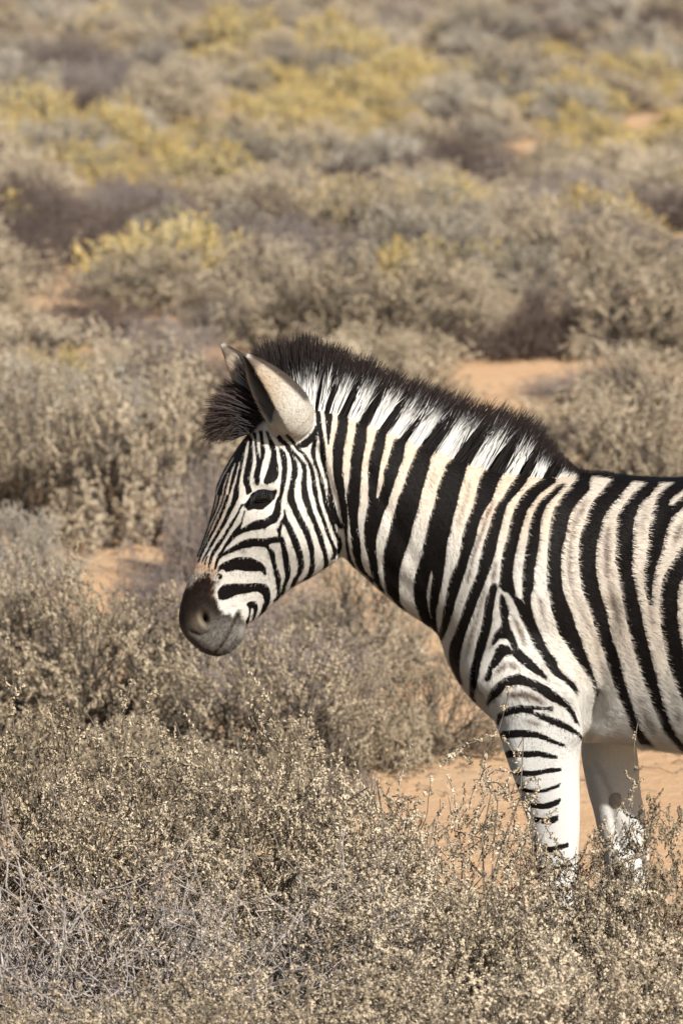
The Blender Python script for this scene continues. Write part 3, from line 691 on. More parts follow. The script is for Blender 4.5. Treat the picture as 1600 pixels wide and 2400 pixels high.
def paint(me, ears):
    co, no = get_vn(me)
    x, y, z = co.T
    px, py = proj(x, -np.abs(y), z)
    apx, apy = proj(x, y, z)
    st = stripe_field(px, py)
    sh = shadow_field(px, py)
    # far foreleg: its own bands on the outer side, plain inside
    zel = 0.70
    farleg = (y > .035) & (z < zel + .02) & (px < 1800)
    band = 6 - 12 * sstep(-.1, .25, np.sin(z * 85 + x * 12)) * sstep(.0, .5, no[:, 1])
    st = np.where(farleg, np.maximum(band, -4), st); sh = np.where(farleg, 0, sh)
    belly = (no[:, 2] < -.3) & (z > .5) & (np.abs(y) < .07) & (px > 1180)
    st = np.where(belly, np.maximum(st, 2), st)
    n = len(co)
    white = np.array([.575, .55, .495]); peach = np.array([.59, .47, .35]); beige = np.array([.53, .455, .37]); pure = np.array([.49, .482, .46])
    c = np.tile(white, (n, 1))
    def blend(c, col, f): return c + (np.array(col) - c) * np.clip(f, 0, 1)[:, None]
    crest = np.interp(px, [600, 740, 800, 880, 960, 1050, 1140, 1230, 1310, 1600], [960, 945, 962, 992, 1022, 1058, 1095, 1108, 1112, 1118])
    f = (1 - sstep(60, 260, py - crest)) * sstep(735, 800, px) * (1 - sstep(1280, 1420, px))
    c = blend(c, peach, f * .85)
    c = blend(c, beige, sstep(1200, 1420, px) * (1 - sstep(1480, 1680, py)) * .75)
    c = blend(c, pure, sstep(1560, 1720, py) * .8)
    brow = np.array([.17, .10, .07])
        # tan wash on the brow and nose bridge
    c = blend(c, [.62, .40, .25], np.exp(-(path_dist([(455, 1325), (495, 1330)], px, py) / 22) ** 2) * .8)
    c = blend(c, [.66, .50, .36], np.exp(-(path_dist([(540, 1120), (500, 1250)], px, py) / 20) ** 2) * .5)
    # muzzle
    m = np.full(n, 30.0); b = (px < 640) & (py > 1300)
    m[b] = poly_sdf(MUZZLE, px[b], py[b]) + rng.normal(0, 1.3, b.sum()) * sstep(1300, 1420, py[b])
    wd = 4 + 9 * (1 - sstep(1335, 1395, py))
    m = m + rng.normal(0, 1, n) * (wd - 4) * .8
    mf = 1 - np.clip((m + wd) / (2 * wd), 0, 1) ** 1.2
    grey = sstep(1432, 1500, py + (px - 480) * .35)
    mc = np.array([.013, .0082, .006])[None] * (1 - grey)[:, None] + np.array([.088, .079, .069])[None] * grey[:, None]
    edge = np.exp(-((m + 4) / 6) ** 2) * (1 - sstep(1370, 1420, py))
    mc = blend(mc, [.13, .068, .036], edge * .6 * rng.uniform(0, 1.4, n))
    mc = mc * rng.uniform(.6, 1.5, (n, 1))
    mc = blend(mc, [.15, .122, .085], np.exp(-(np.hypot(px - 468, py - 1460) / 20) ** 2) * .85)
    mc = blend(mc, [.24, .22, .20], np.exp(-(path_dist([(566, 1490), (572, 1470)], px, py) / 8) ** 2) * .8)
    mc = blend(mc, [.05, .04, .035], np.exp(-(path_dist([(440, 1490), (480, 1528), (510, 1536)], px, py) / 9) ** 2) * .8)
    mouth = path_dist([(557, 1442), (544, 1470), (530, 1497), (515, 1519), (502, 1533)], px, py)
    mc = blend(mc, [.008, .006, .005], np.exp(-(mouth / 2.2) ** 2))
    nos = np.hypot((px - 481 - (py - 1450) * .3) / 6.5, (py - 1450) / 10.5)
    mc = blend(mc, [.004, .003, .003], np.exp(-nos ** 3))
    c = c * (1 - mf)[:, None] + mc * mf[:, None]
    st = np.where(mf > .5, np.maximum(st, 6 * mf), st)
    # eye surround
    e = np.full(n, 30.0); b = (px > 540) & (px < 680) & (py > 1110) & (py < 1230)
    e[b] = poly_sdf(EYE, px[b], py[b])
    st = np.minimum(st, e + .5)
    # chestnut inside the far foreleg
    ch = np.hypot((apx - 1441) / 13.0, (apy - 1877) / 17.0)
    cf = farleg & (no[:, 1] < .3)
    c = np.where((cf & (ch < 1.25))[:, None], blend(c, [.30, .27, .22], sstep(1.25, .95, ch) * .9), c)
    c = np.where((cf & (np.abs(ch - 1.05) < .12))[:, None], np.array([.22, .19, .155]), c)
    # ears
    for k, (base, u, v, w, L) in enumerate(ears):
        r = co - base
        t = (r @ u) / L
        a = r @ v + .010 * np.clip(t, 0, 1) ** 2; bb = r @ w
        rad = np.hypot(a, bb)
        R = np.interp(t, np.linspace(0, 1, len(EAR_R)), EAR_R)
        near = (t > -.22) & (t < 1.08) & (rad < R + .012) & (np.sign(y) == (-1 if k == 0 else 1)) & (np.hypot(rad, np.minimum(t, 0) * L) < .062)
        inward = (-(a * (no @ v) + bb * (no @ w)) / (rad + 1e-6)) > .15
        inner = near & inward & (t > .05) & (rad < R - .0015)
        outer = near & ~inner & (t > -.1)
        st = np.where(outer & (t > .02), 10, st)
        tanf = sstep(.15, .6, t) * sstep(-.3, .8, a / (R + 1e-6)) * .5 + sstep(.25, .75, t) * .6
        oc = blend(np.tile([.40, .37, .315], (n, 1)), [.31, .225, .145], tanf)
        upz = (no @ np.cross(v, u)) * (1 if k == 0 else -1)
        # dark margin along the hind edge of the back of the ear
        dk = sstep(.70, .84, no @ np.array([.645, 0, .763])) * sstep(.05, .2, t) * (1 - sstep(.93, 1.02, t))
        oc = blend(oc, [.03, .02, .015], dk * .9)
        oc = blend(oc, [.40, .37, .32], sstep(.92, 1.0, t))
        oc = blend(oc, [.05, .035, .028], sstep(.78, .86, t) * (1 - sstep(.93, .99, t)) * .7)
        c = np.where(outer[:, None], oc, c)
        ic = blend(np.tile([.05, .047, .046], (n, 1)), [.30, .29, .28], sstep(.66, .98, np.abs(np.arctan2(bb, -a)) / 2.0) * .8)
        c = np.where(inner[:, None], ic, c)
        st = np.where(inner, 10, st)
        cres = sdf_in_box(ribbon('H2', [(400,970,420,1020),(500,930,520,1005),(570,880,620,990),(650,830,690,910),(720,760,750,850),(760,690,800,760)]), px, py, 12, 12)
        st = np.where(outer & (t < .25), np.minimum(st, cres), st)
    sh = np.where(mf > .3, 0, sh)
    fattr(me, 'stripe', st - 1.3 * (px > 640) - .6)
    fattr(me, 'shade', sh)
    jag = np.interp(px, [480, 540, 640, 800, 1000, 1400], [1.5, 2.5, 4, 5, 7, 10])
    fattr(me, 'jag', jag)
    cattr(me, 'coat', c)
    return st, c, sh

def coat_material():
    n = NT('zebra_coat')
    tc = n.n('TexCoord').outputs['Object']
    mp = n.n('Mapping'); mp.inputs['Scale'].default_value = (60, 170, 420); n.l(tc, mp.inputs[0])
    hair = n.noise(1.0, 3, .6, mp.outputs[0]).outputs[0]
    mp2 = n.n('Mapping'); mp2.inputs['Scale'].default_value = (420, 300, 160); n.l(tc, mp2.inputs[0])
    hair2 = n.noise(1.0, 3, .6, mp2.outputs[0]).outputs[0]
    st = n.attr('stripe').outputs['Fac']
    s = n.math('ADD', st, n.math('MULTIPLY', n.math('SUBTRACT', hair, .5), n.attr('jag').outputs['Fac']))
    mr = n.n('MapRange', interpolation_type='SMOOTHSTEP'); n.l(s, mr.inputs[0])
    mr.inputs[1].default_value = -1.6; mr.inputs[2].default_value = 1.6
    big = n.noise(9, 4, .6, tc).outputs[0]
    ca = n.attr('coat').outputs['Color']
    coat = n.mix(n.math('MULTIPLY', n.math('SUBTRACT', hair2, .42), .8), ca, n.mix(1.0, ca, (.5, .45, .4), 'MULTIPLY'))
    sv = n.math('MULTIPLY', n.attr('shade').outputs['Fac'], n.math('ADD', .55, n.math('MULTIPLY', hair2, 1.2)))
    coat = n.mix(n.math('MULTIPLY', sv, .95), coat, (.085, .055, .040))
    dark = n.mix(big, (.0030, .0026, .0026), (.0075, .0052, .0043))
    dark = n.mix(n.math('MULTIPLY', hair, .3), dark, (.011, .0095, .009))
    n.l(n.mix(mr.outputs[0], dark, coat), n.b.inputs['Base Color'])
    n.b.inputs['Roughness'].default_value = .6
    n.b.inputs['Specular IOR Level'].default_value = .09
    n.b.inputs['Sheen Weight'].default_value = .0
    n.b.inputs['Sheen Roughness'].default_value = .4
    bp = n.n('Bump', i_Strength=.22, i_Distance=.003)
    n.l(n.math('ADD', hair, hair2), bp.inputs['Height'])
    n.l(bp.outputs[0], n.b.inputs['Normal'])
    return n.m

def hair_material(name, rough=.45, spec=.35):
    n = NT(name)
    n.l(n.attr('col').outputs['Color'], n.b.inputs['Base Color'])
    n.b.inputs['Roughness'].default_value = rough
    n.b.inputs['Specular IOR Level'].default_value = spec
    return n.m

def strands(name, P, W, C, mat, parent, facing=(.15, -1, .35), twist=.35):
    """P (n,k,3) hair points, W (k,) widths, C (n,k,3) colours: flat tapering hairs"""
    n, k, _ = P.shape
    t = np.gradient(P, axis=1); t /= np.linalg.norm(t, axis=2, keepdims=True) + 1e-9
    f = np.array(facing, float) + rng.normal(0, twist, (n, 1, 3))
    sdir = np.cross(t, np.broadcast_to(f, t.shape)); sdir /= np.linalg.norm(sdir, axis=2, keepdims=True) + 1e-9
    w = np.asarray(W)[None, :, None] * rng.uniform(.7, 1.3, (n, 1, 1)) * .5
    V = np.stack([P - sdir * w, P + sdir * w], 2).reshape(-1, 3)
    i = (np.arange(n)[:, None] * k + np.arange(k - 1)[None]).ravel() * 2
    me = mesh_np(name, V, [np.stack([i, i + 1, i + 3, i + 2], 1)])
    cattr(me, 'col', np.repeat(C.reshape(-1, 3), 2, axis=0))
    smooth_shade(me)
    return add_obj(name, me, mat, parent)

def make_fur(me, st, coat, sh, parent):
    """short lying hair over the coat, each a thin blade in the colour of its root"""
    co, no = get_vn(me)
    px, py = proj(co[:, 0], -np.abs(co[:, 1]), co[:, 2])
    apx, apy = proj(co[:, 0], co[:, 1], co[:, 2])
    ok = np.where((np.hypot((apx - 1441) / 13, (apy - 1877) / 17) > 1.2) & (no[:, 1] < .45) & (px < 1760) & ((co[:, 2] > .66) | ((co[:, 1] < .0) & (co[:, 2] > .58))) & ~((co[:, 1] > .03) & (co[:, 2] < .76) & (px < 1620)) & ~((px < 590) & (py > 1405)) & ~((py < 1005) & (px < 752) & (co[:, 1] > -.035) & (co[:, 1] < .035)) & ~((px > 575) & (px < 655) & (py > 1135) & (py < 1195)))[0]
    n = 225000
    wt = np.where(px[ok] < 1400, sstep(.62, .84, co[ok, 2]), 1.0) + 1e-6
    i = rng.choice(ok, n, p=wt / wt.sum())
    p = co[i] + rng.normal(0, .0014, (n, 3)); q = no[i]
    x, y = px[i], py[i]
    fx = np.interp(x, [420, 760, 800, 1200, 1500], [-.35, -.2, .35, .7, 1.0]); fz = np.interp(x, [420, 760, 800, 1200, 1500], [-.9, -.9, -.8, -.6, -.35])
    leg = np.maximum(sstep(1600, 1740, y) * (x < 1400), ((p[:, 1] > .03) & (p[:, 2] < .74) & (x < 1700)) * 1.0)
    fx = fx * (1 - leg) + .15 * leg; fz = fz * (1 - leg) - 1.0 * leg
    ear = (y < 1035) & (x < 752) & (np.abs(p[:, 1]) > .035)
    fx = np.where(ear, -.66, fx); fz = np.where(ear, .75, fz)
    f = np.stack([fx, np.zeros(n), fz], 1) + rng.normal(0, .22, (n, 3))
    f -= q * np.sum(f * q, 1)[:, None]; f /= np.linalg.norm(f, axis=1)[:, None] + 1e-9
    L = np.interp(x, [420, 700, 850, 1200, 1500], [.004, .006, .008, .009, .013]) * (1 - .5 * leg) * rng.uniform(.6, 1.3, n)
    lift = rng.uniform(.10, .32, n) * (1 - .8 * leg)
    tipv = p + (f * np.cos(lift)[:, None] + q * np.sin(lift)[:, None]) * L[:, None]
    s = np.cross(f, q) * (np.interp(x, [420, 700, 1500], [.0007, .0008, .0011]))[:, None] * .5
    base = p - q * .0006
    V = np.stack([base - s, base + s, tipv], 1).reshape(-1, 3)
    fur = mesh_np('coat_hair', V, [np.arange(n * 3).reshape(-1, 3)])
    k = i
    jit = rng.normal(0, 1.2, n)
    b = (st[k] - 1.3 * (x > 640) - .6 + jit < 0)[:, None]
    white = coat[k] * rng.uniform(.88, 1.12, (n, 1))
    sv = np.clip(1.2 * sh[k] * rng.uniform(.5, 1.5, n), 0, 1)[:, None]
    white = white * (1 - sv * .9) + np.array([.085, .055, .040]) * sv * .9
    black = np.array([.0062, .0048, .0043]) * rng.uniform(.5, 1.9, (n, 1))
    C = np.where(b, black, white)
    cattr(fur, 'col', np.repeat(C, 3, 0))
    nn = np.repeat(q + rng.normal(0, .12, (n, 3)), 3, 0); nn /= np.linalg.norm(nn, axis=1)[:, None]
    smooth_shade(fur)
    fur.normals_split_custom_set_from_vertices(nn.astype(np.float32))
    o = add_obj('coat_hair', fur, hair_material('coat_hair', .6, .09), parent)
    o['kind'] = 'stuff'
    return o

MANE = np.array([(632, 955, 562, 842), (648, 945, 590, 826), (670, 938, 630, 810), (692, 934, 680, 796), (715, 934, 718, 792), (745, 940, 768, 806), (775, 948, 815, 830), (810, 958, 866, 847), (850, 974, 918, 872), (890, 992, 968, 895),
                 (940, 1014, 1025, 911), (1000, 1042, 1088, 934), (1060, 1066, 1148, 955), (1120, 1088, 1203, 968), (1180, 1105, 1252, 986), (1240, 1112, 1290, 1028), (1290, 1115, 1322, 1072), (1345, 1113, 1356, 1100), (1420, 1113, 1440, 1108)], float)

def make_mane(mat, parent):
    n = 21000
    s = rng.uniform(0, len(MANE) - 1.001, n)
    i = s.astype(int); f = (s - i)[:, None]
    M = MANE[i] * (1 - f) + MANE[i + 1] * f
    yl = np.clip(rng.normal(0, .016, n), -.036, .036) * np.interp(M[:, 0], [630, 760, 1250, 1350], [.7, 1, 1, .5])
    rx, rz = unproj(M[:, 0], M[:, 1]); tx, tz = unproj(M[:, 2], M[:, 3])
    rz = rz - 10.5 * yl ** 2 - .004
    L = np.hypot(tx - rx, tz - rz)
    lenf = (1.14 - .52 * rng.beta(1.2, 1.5, n)) * (1 - 4.5 * np.abs(yl))
    clump = .05 * np.sin(M[:, 0] * .35) + .05 * np.sin(M[:, 0] * .13 + 2)
    lenf *= 1 + clump * .7
    dx = (tx - rx) / L; dz = (tz - rz) / L
    ang = rng.normal(0, .06, n) + clump * .5
    ddx = dx * np.cos(ang) - dz * np.sin(ang); ddz = dx * np.sin(ang) + dz * np.cos(ang)
    k = 5
    u = np.linspace(0, 1, k)
    P = np.zeros((n, k, 3))
    curv = rng.normal(0, .06, n)
    Lf = L * lenf
    P[:, :, 0] = rx[:, None] + (ddx * Lf)[:, None] * u - (ddz * Lf * curv)[:, None] * u ** 2
    P[:, :, 2] = rz[:, None] + (ddz * Lf)[:, None] * u + (ddx * Lf * curv)[:, None] * u ** 2
    P[:, :, 1] = yl[:, None] * (1 + .25 * u) + rng.normal(0, .006, n)[:, None] * u ** 1.5
    st = stripe_field(M[:, 0], M[:, 1] + 16 + rng.normal(0, 2.5, n))
    wht = (st > 0) & (M[:, 0] > 668) & (M[:, 0] < 1352)
    top = np.interp(M[:, 0], [660, 700, 760, 820, 1000, 1200, 1300], [.28, .40, .54, .62, .64, .60, .5]) + rng.normal(0, .06, n)
    top = np.minimum(top, .86) / np.maximum(lenf, .5)
    blackc = np.array([.011, .0095, .0095]) * rng.uniform(.6, 1.8, (n, 1)); brownc = np.array([.030, .019, .016]) * rng.uniform(.6, 1.7, (n, 1))
    whitec = np.array([.72, .715, .69]) * rng.uniform(.85, 1.1, (n, 1))
    wf = wht[:, None] * (1 - sstep(-.06, .06, u[None] - top[:, None]))
    tipf = sstep(.7, 1.0, u)[None] * rng.uniform(.1, .9, (n, 1))
    C = blackc[:, None] * (1 - tipf)[..., None] + brownc[:, None] * tipf[..., None]
    C = C * (1 - wf)[..., None] + whitec[:, None] * wf[..., None]
    return strands('mane', P, [.0018, .0018, .0016, .0011, .0003], C, mat, parent)

def make_forelock(mat, parent):
    n = 3800
    tips = np.array([(535, 890), (512, 908), (494, 934), (484, 960), (480, 985), (482, 1008), (494, 1032), (524, 1022)], float)
    roots = np.array([(618, 948), (610, 958), (603, 968), (598, 978), (592, 988), (588, 996), (584, 1003), (580, 1006)], float)
    s = np.clip(rng.beta(1.3, 1.1, n) * (len(tips) - 1), 0, len(tips) - 1.001); i = s.astype(int); f = (s - i)[:, None]
    cid = np.round(s * 9).astype(int); nc_ = cid.max() + 1
    cof = rng.normal(0, 7, (nc_ * 4, 2)); clen = rng.uniform(.72, 1.08, nc_ * 4); cid = cid * 4 + rng.integers(0, 4, n)
    T = tips[i] * (1 - f) + tips[i + 1] * f + cof[cid] + rng.normal(0, 2.2, (n, 2))
    Rr = roots[i] * (1 - f) + roots[i + 1] * f + rng.normal(0, 5, (n, 2))
    lf = (clen[cid] * (1.05 - .4 * rng.beta(1.0, 2.2, n)))[:, None]
    T = Rr + (T - Rr) * lf
    yl = rng.normal(0, .020, n)
    rx, rz = unproj(Rr[:, 0], Rr[:, 1]); tx, tz = unproj(T[:, 0], T[:, 1])
    k = 6; u = np.linspace(0, 1, k)[None]
    P = np.zeros((n, k, 3))
    bow = (.012 + rng.normal(0, .007, n))[:, None] * np.interp(s, [0, 4, 7], [.1, .6, 1.5])[:, None]
    P[:, :, 0] = rx[:, None] + (tx - rx)[:, None] * u
    P[:, :, 2] = rz[:, None] + (tz - rz)[:, None] * u + bow * np.sin(u * pi)
    P[:, :, 1] = yl[:, None] * (1 + .25 * u) + rng.normal(0, .004, n)[:, None] * u
    tone = rng.uniform(.5, 1.9, (n, 1, 1))
    C = (np.array([.008, .0068, .0066])[None, None] * (1 - u[..., None] ** 2) + np.array([.038, .024, .019])[None, None] * u[..., None] ** 2) * tone
    return strands('forelock', P, [.0016, .0016, .0015, .0012, .0009, .0003], C, mat, parent)

def hoof_mesh(name):
    a = np.linspace(0, 2 * pi, 28, endpoint=False)
    rows = [(0.0, .060, .052, -.012), (.006, .061, .053, -.012), (.03, .055, .047, -.008), (.055, .049, .041, -.003), (.078, .044, .037, .004), (.088, .038, .032, .006)]
    R = np.stack([np.stack([o + rx * np.cos(a), ry * np.sin(a), np.full_like(a, z)], 1) for z, rx, ry, o in rows])
    v, q, t = rings_mesh(R)
    me = mesh_np(name, v, [q, t]); smooth_shade(me)
    return me

def sphere_mesh(name, r, sy=1.0, nu=24, nv=16):
    a = np.linspace(0, pi, nv + 2)[1:-1]; b = np.linspace(0, 2 * pi, nu, endpoint=False)
    R = np.stack([np.stack([r * np.sin(x) * np.cos(b), r * sy * np.sin(x) * np.sin(b), r * np.cos(x) + 0 * b], 1) for x in a])
    v, q, t = rings_mesh(R)
    me = mesh_np(name, v, [q, t]); smooth_shade(me)
    return me

def make_zebra():
    z = bpy.data.objects.new('zebra', None)
    z.empty_display_size = .2
    COL.objects.link(z)
    tag(z, 'zebra with bold black and cream stripes, head lowered, standing behind the scrub', 'zebra')
    me, ears = build_body()
    st, coat, sh = paint(me, ears)
    body = add_obj('body', me, coat_material(), z)
    hm = hair_material('mane_hair', .55, .14)
    make_fur(me, st, coat, sh, z)
    make_mane(hm, z)['label'] = 'upright bristly black and white striped mane'
    make_forelock(hm, z)['label'] = 'dark brown forelock jutting over the brow'
    # eyes
    n = NT('zebra_eye')
    n.b.inputs['Base Color'].default_value = (.004, .003, .0025, 1); n.b.inputs['Roughness'].default_value = .04
    co, no = get_vn(me)
    px, py = proj(co[:, 0], co[:, 1], co[:, 2])
    i = np.argmin(np.hypot(px - 613, py - 1165) + 1e3 * (co[:, 1] > -.03))
    ey = co[i]
    em = sphere_mesh('eye', .0245, .8)
    # lashes on the upper lid
    m_ = 110
    for sgn in (1, -1):
        o = add_obj('eye', em, n.m, z)
        o.location = (ey[0], (ey[1] + .0075) * sgn, ey[2])
        o.scale = (1.08, 1.0, .64)
        o['label'] = 'glossy dark eye'
        q = rng.uniform(0, 1, m_)
        lx = ell(588, 1158, ey[1])[0] + (ell(641, 1150, ey[1])[0] - ell(588, 1158, ey[1])[0]) * q
        zc = np.interp(q, [0, .3, .6, 1], [ell(588, 1166, ey[1])[2], ell(602, 1148, ey[1])[2], ell(620, 1145, ey[1])[2], ell(642, 1152, ey[1])[2]])
        k = 4; u = np.linspace(0, 1, k)[None]
        L = rng.uniform(.012, .020, m_)[:, None]
        P = np.zeros((m_, k, 3))
        P[:, :, 0] = lx[:, None] + (q - .6)[:, None] * .008 * u
        P[:, :, 1] = sgn * ((ey[1] - .004) - L * .55 * np.sin(u * 1.5))
        P[:, :, 2] = zc[:, None] - L * u ** 1.3 * 1.05
        strands('eyelash', P, [.0009, .0008, .0006, .0002], np.full((m_, k, 3), .003) * rng.uniform(.6, 2, (m_, 1, 1)), hm, z)
    # hooves
    hn = NT('hoof_horn'); nz = hn.noise(40, 3).outputs[0]
    hn.l(hn.ramp(nz, [(.3, (.025, .020, .017)), (.7, (.07, .058, .048))]), hn.b.inputs['Base Color']); hn.b.inputs['Roughness'].default_value = .5
    hme = hoof_mesh('hoof')
    for (row, yc) in ((NEAR_FORE[-1], -.14), (FAR_FORE[-1], .13)):
        X, _ = unproj((row[1] + row[2]) / 2, row[0], yc)
        add_obj('hoof', hme, hn.m, z).location = (float(X) - .004, yc, 0)
    for dxp, dyp, yc in ((0, 18, -.15), (70, -18, .15)):
        r = HIND[-1]
        X, _ = unproj((r[1] + r[2]) / 2 + dxp, r[0] + dyp, yc)
        add_obj('hoof', hme, hn.m, z).location = (float(X) - .004, yc, 0)
    # tail tuft
    n_ = 700; k = 5; u = np.linspace(0, 1, k)[None]
    b0 = ell(2473, 1690, 0)
    P = np.zeros((n_, k, 3)); ra = rng.normal(0, .012, (n_, 2)); L = rng.uniform(.2, .42, n_)[:, None]
    P[:, :, 0] = b0[0] + ra[:, :1] * (1 + u); P[:, :, 1] = ra[:, 1:] * (1 + u); P[:, :, 2] = b0[2] + rng.uniform(-.1, .05, n_)[:, None] - L * u
    strands('tail_tuft', P, [.002, .002, .0018, .0014, .0005], np.full((n_, k, 3), .012) * rng.uniform(.6, 2, (n_, 1, 1)), hm, z)
    # whiskers and chin beard
    n_ = 230
    q = rng.uniform(0, 1, n_)
    bx = np.interp(q, [0, .35, .7, 1], [450, 500, 545, 572]); by = np.interp(q, [0, .35, .7, 1], [1500, 1532, 1516, 1482])
    yl = rng.uniform(-.035, .035, n_)
    rx, rz = unproj(bx, by - 3)
    L = rng.uniform(.006, .026, n_) * np.interp(q, [0, .3, 1], [.3, 1, 1.1])
    a = np.radians(np.interp(q, [0, .35, .7, 1], [235, 265, 305, 330])) + rng.normal(0, .25, n_)
    k = 4; u = np.linspace(0, 1, k)[None]
    P = np.zeros((n_, k, 3))
    P[:, :, 0] = rx[:, None] + (np.cos(a) * L)[:, None] * u; P[:, :, 2] = rz[:, None] + (np.sin(a) * L)[:, None] * u; P[:, :, 1] = yl[:, None] * (1 + .3 * u)
    strands('whiskers', P, [.0006, .0005, .0004, .0002], np.array([.14, .125, .11]) * rng.uniform(.3, 1.6, (n_, 1, 1)) * np.ones((n_, k, 1)), hm, z)
    return z, me, st, coat
zebra, body_mesh, body_stripe, body_coat = make_zebra()
# ---------------------------------------------------------------- shrubs
def interp_poly(P, idx, t):
    k = P.shape[1]
    f = t * (k - 1); i = np.minimum(f.astype(int), k - 2); f = (f - i)[:, None]
    a = P[idx, i]; b = P[idx, i + 1]
    tg = b - a
    return a + tg * f, tg / (np.linalg.norm(tg, axis=1, keepdims=True) + 1e-9)

def unit(v): return v / (np.linalg.norm(v, axis=-1, keepdims=True) + 1e-9)

def grow(r, start, d, L, k=5, wob=.15, up=0.0):
    n = len(start)
    P = np.zeros((n, k, 3)); P[:, 0] = start
    d = unit(d)
    for j in range(1, k):
        d = unit(d + r.normal(0, wob, (n, 3)) + np.array([0, 0, up]))
        P[:, j] = P[:, j - 1] + d * (L / (k - 1))[:, None]
    return P

def tubes(Ps, Rs, sides=3):
    V, F, o = [], [], 0
    for P, R in zip(Ps, Rs):
        n, k, _ = P.shape
        t = unit(np.gradient(P, axis=1))
        a = unit(np.cross(t, np.array([.31, .77, .55]))); b = np.cross(t, a)
        an = np.arange(sides) * 2 * pi / sides
        ring = P[:, :, None] + R[:, :, None, None] * (np.cos(an)[None, None, :, None] * a[:, :, None] + np.sin(an)[None, None, :, None] * b[:, :, None])
        V.append(ring.reshape(-1, 3))
        base = (np.arange(n)[:, None, None] * k + np.arange(k - 1)[None, :, None]) * sides + o
        j = np.arange(sides)[None, None]; j2 = (j + 1) % sides
        F.append(np.stack([base + j, base + j2, base + sides + j2, base + sides + j], -1).reshape(-1, 4))
        o += n * k * sides
    return np.vstack(V), np.vstack(F)

def leaves(r, pos, nrm, ln, wd):
    """small folded leaves whose faces look along nrm"""
    n = len(pos)
    nn = unit(nrm)
    ax = unit(np.cross(nn, r.normal(0, 1, (n, 3)))); s = np.cross(nn, ax)
    l = ln[:, None]; w = wd[:, None]
    a = pos - ax * l * .5; b = pos + s * w * .5 + nn * w * .2; c = pos + ax * l * .5; d = pos - s * w * .5 + nn * w * .2
    V = np.stack([a, b, c, d], 1).reshape(-1, 3)
    i = np.arange(n) * 4
    return V, np.stack([i, i + 1, i + 2, i + 3], 1)

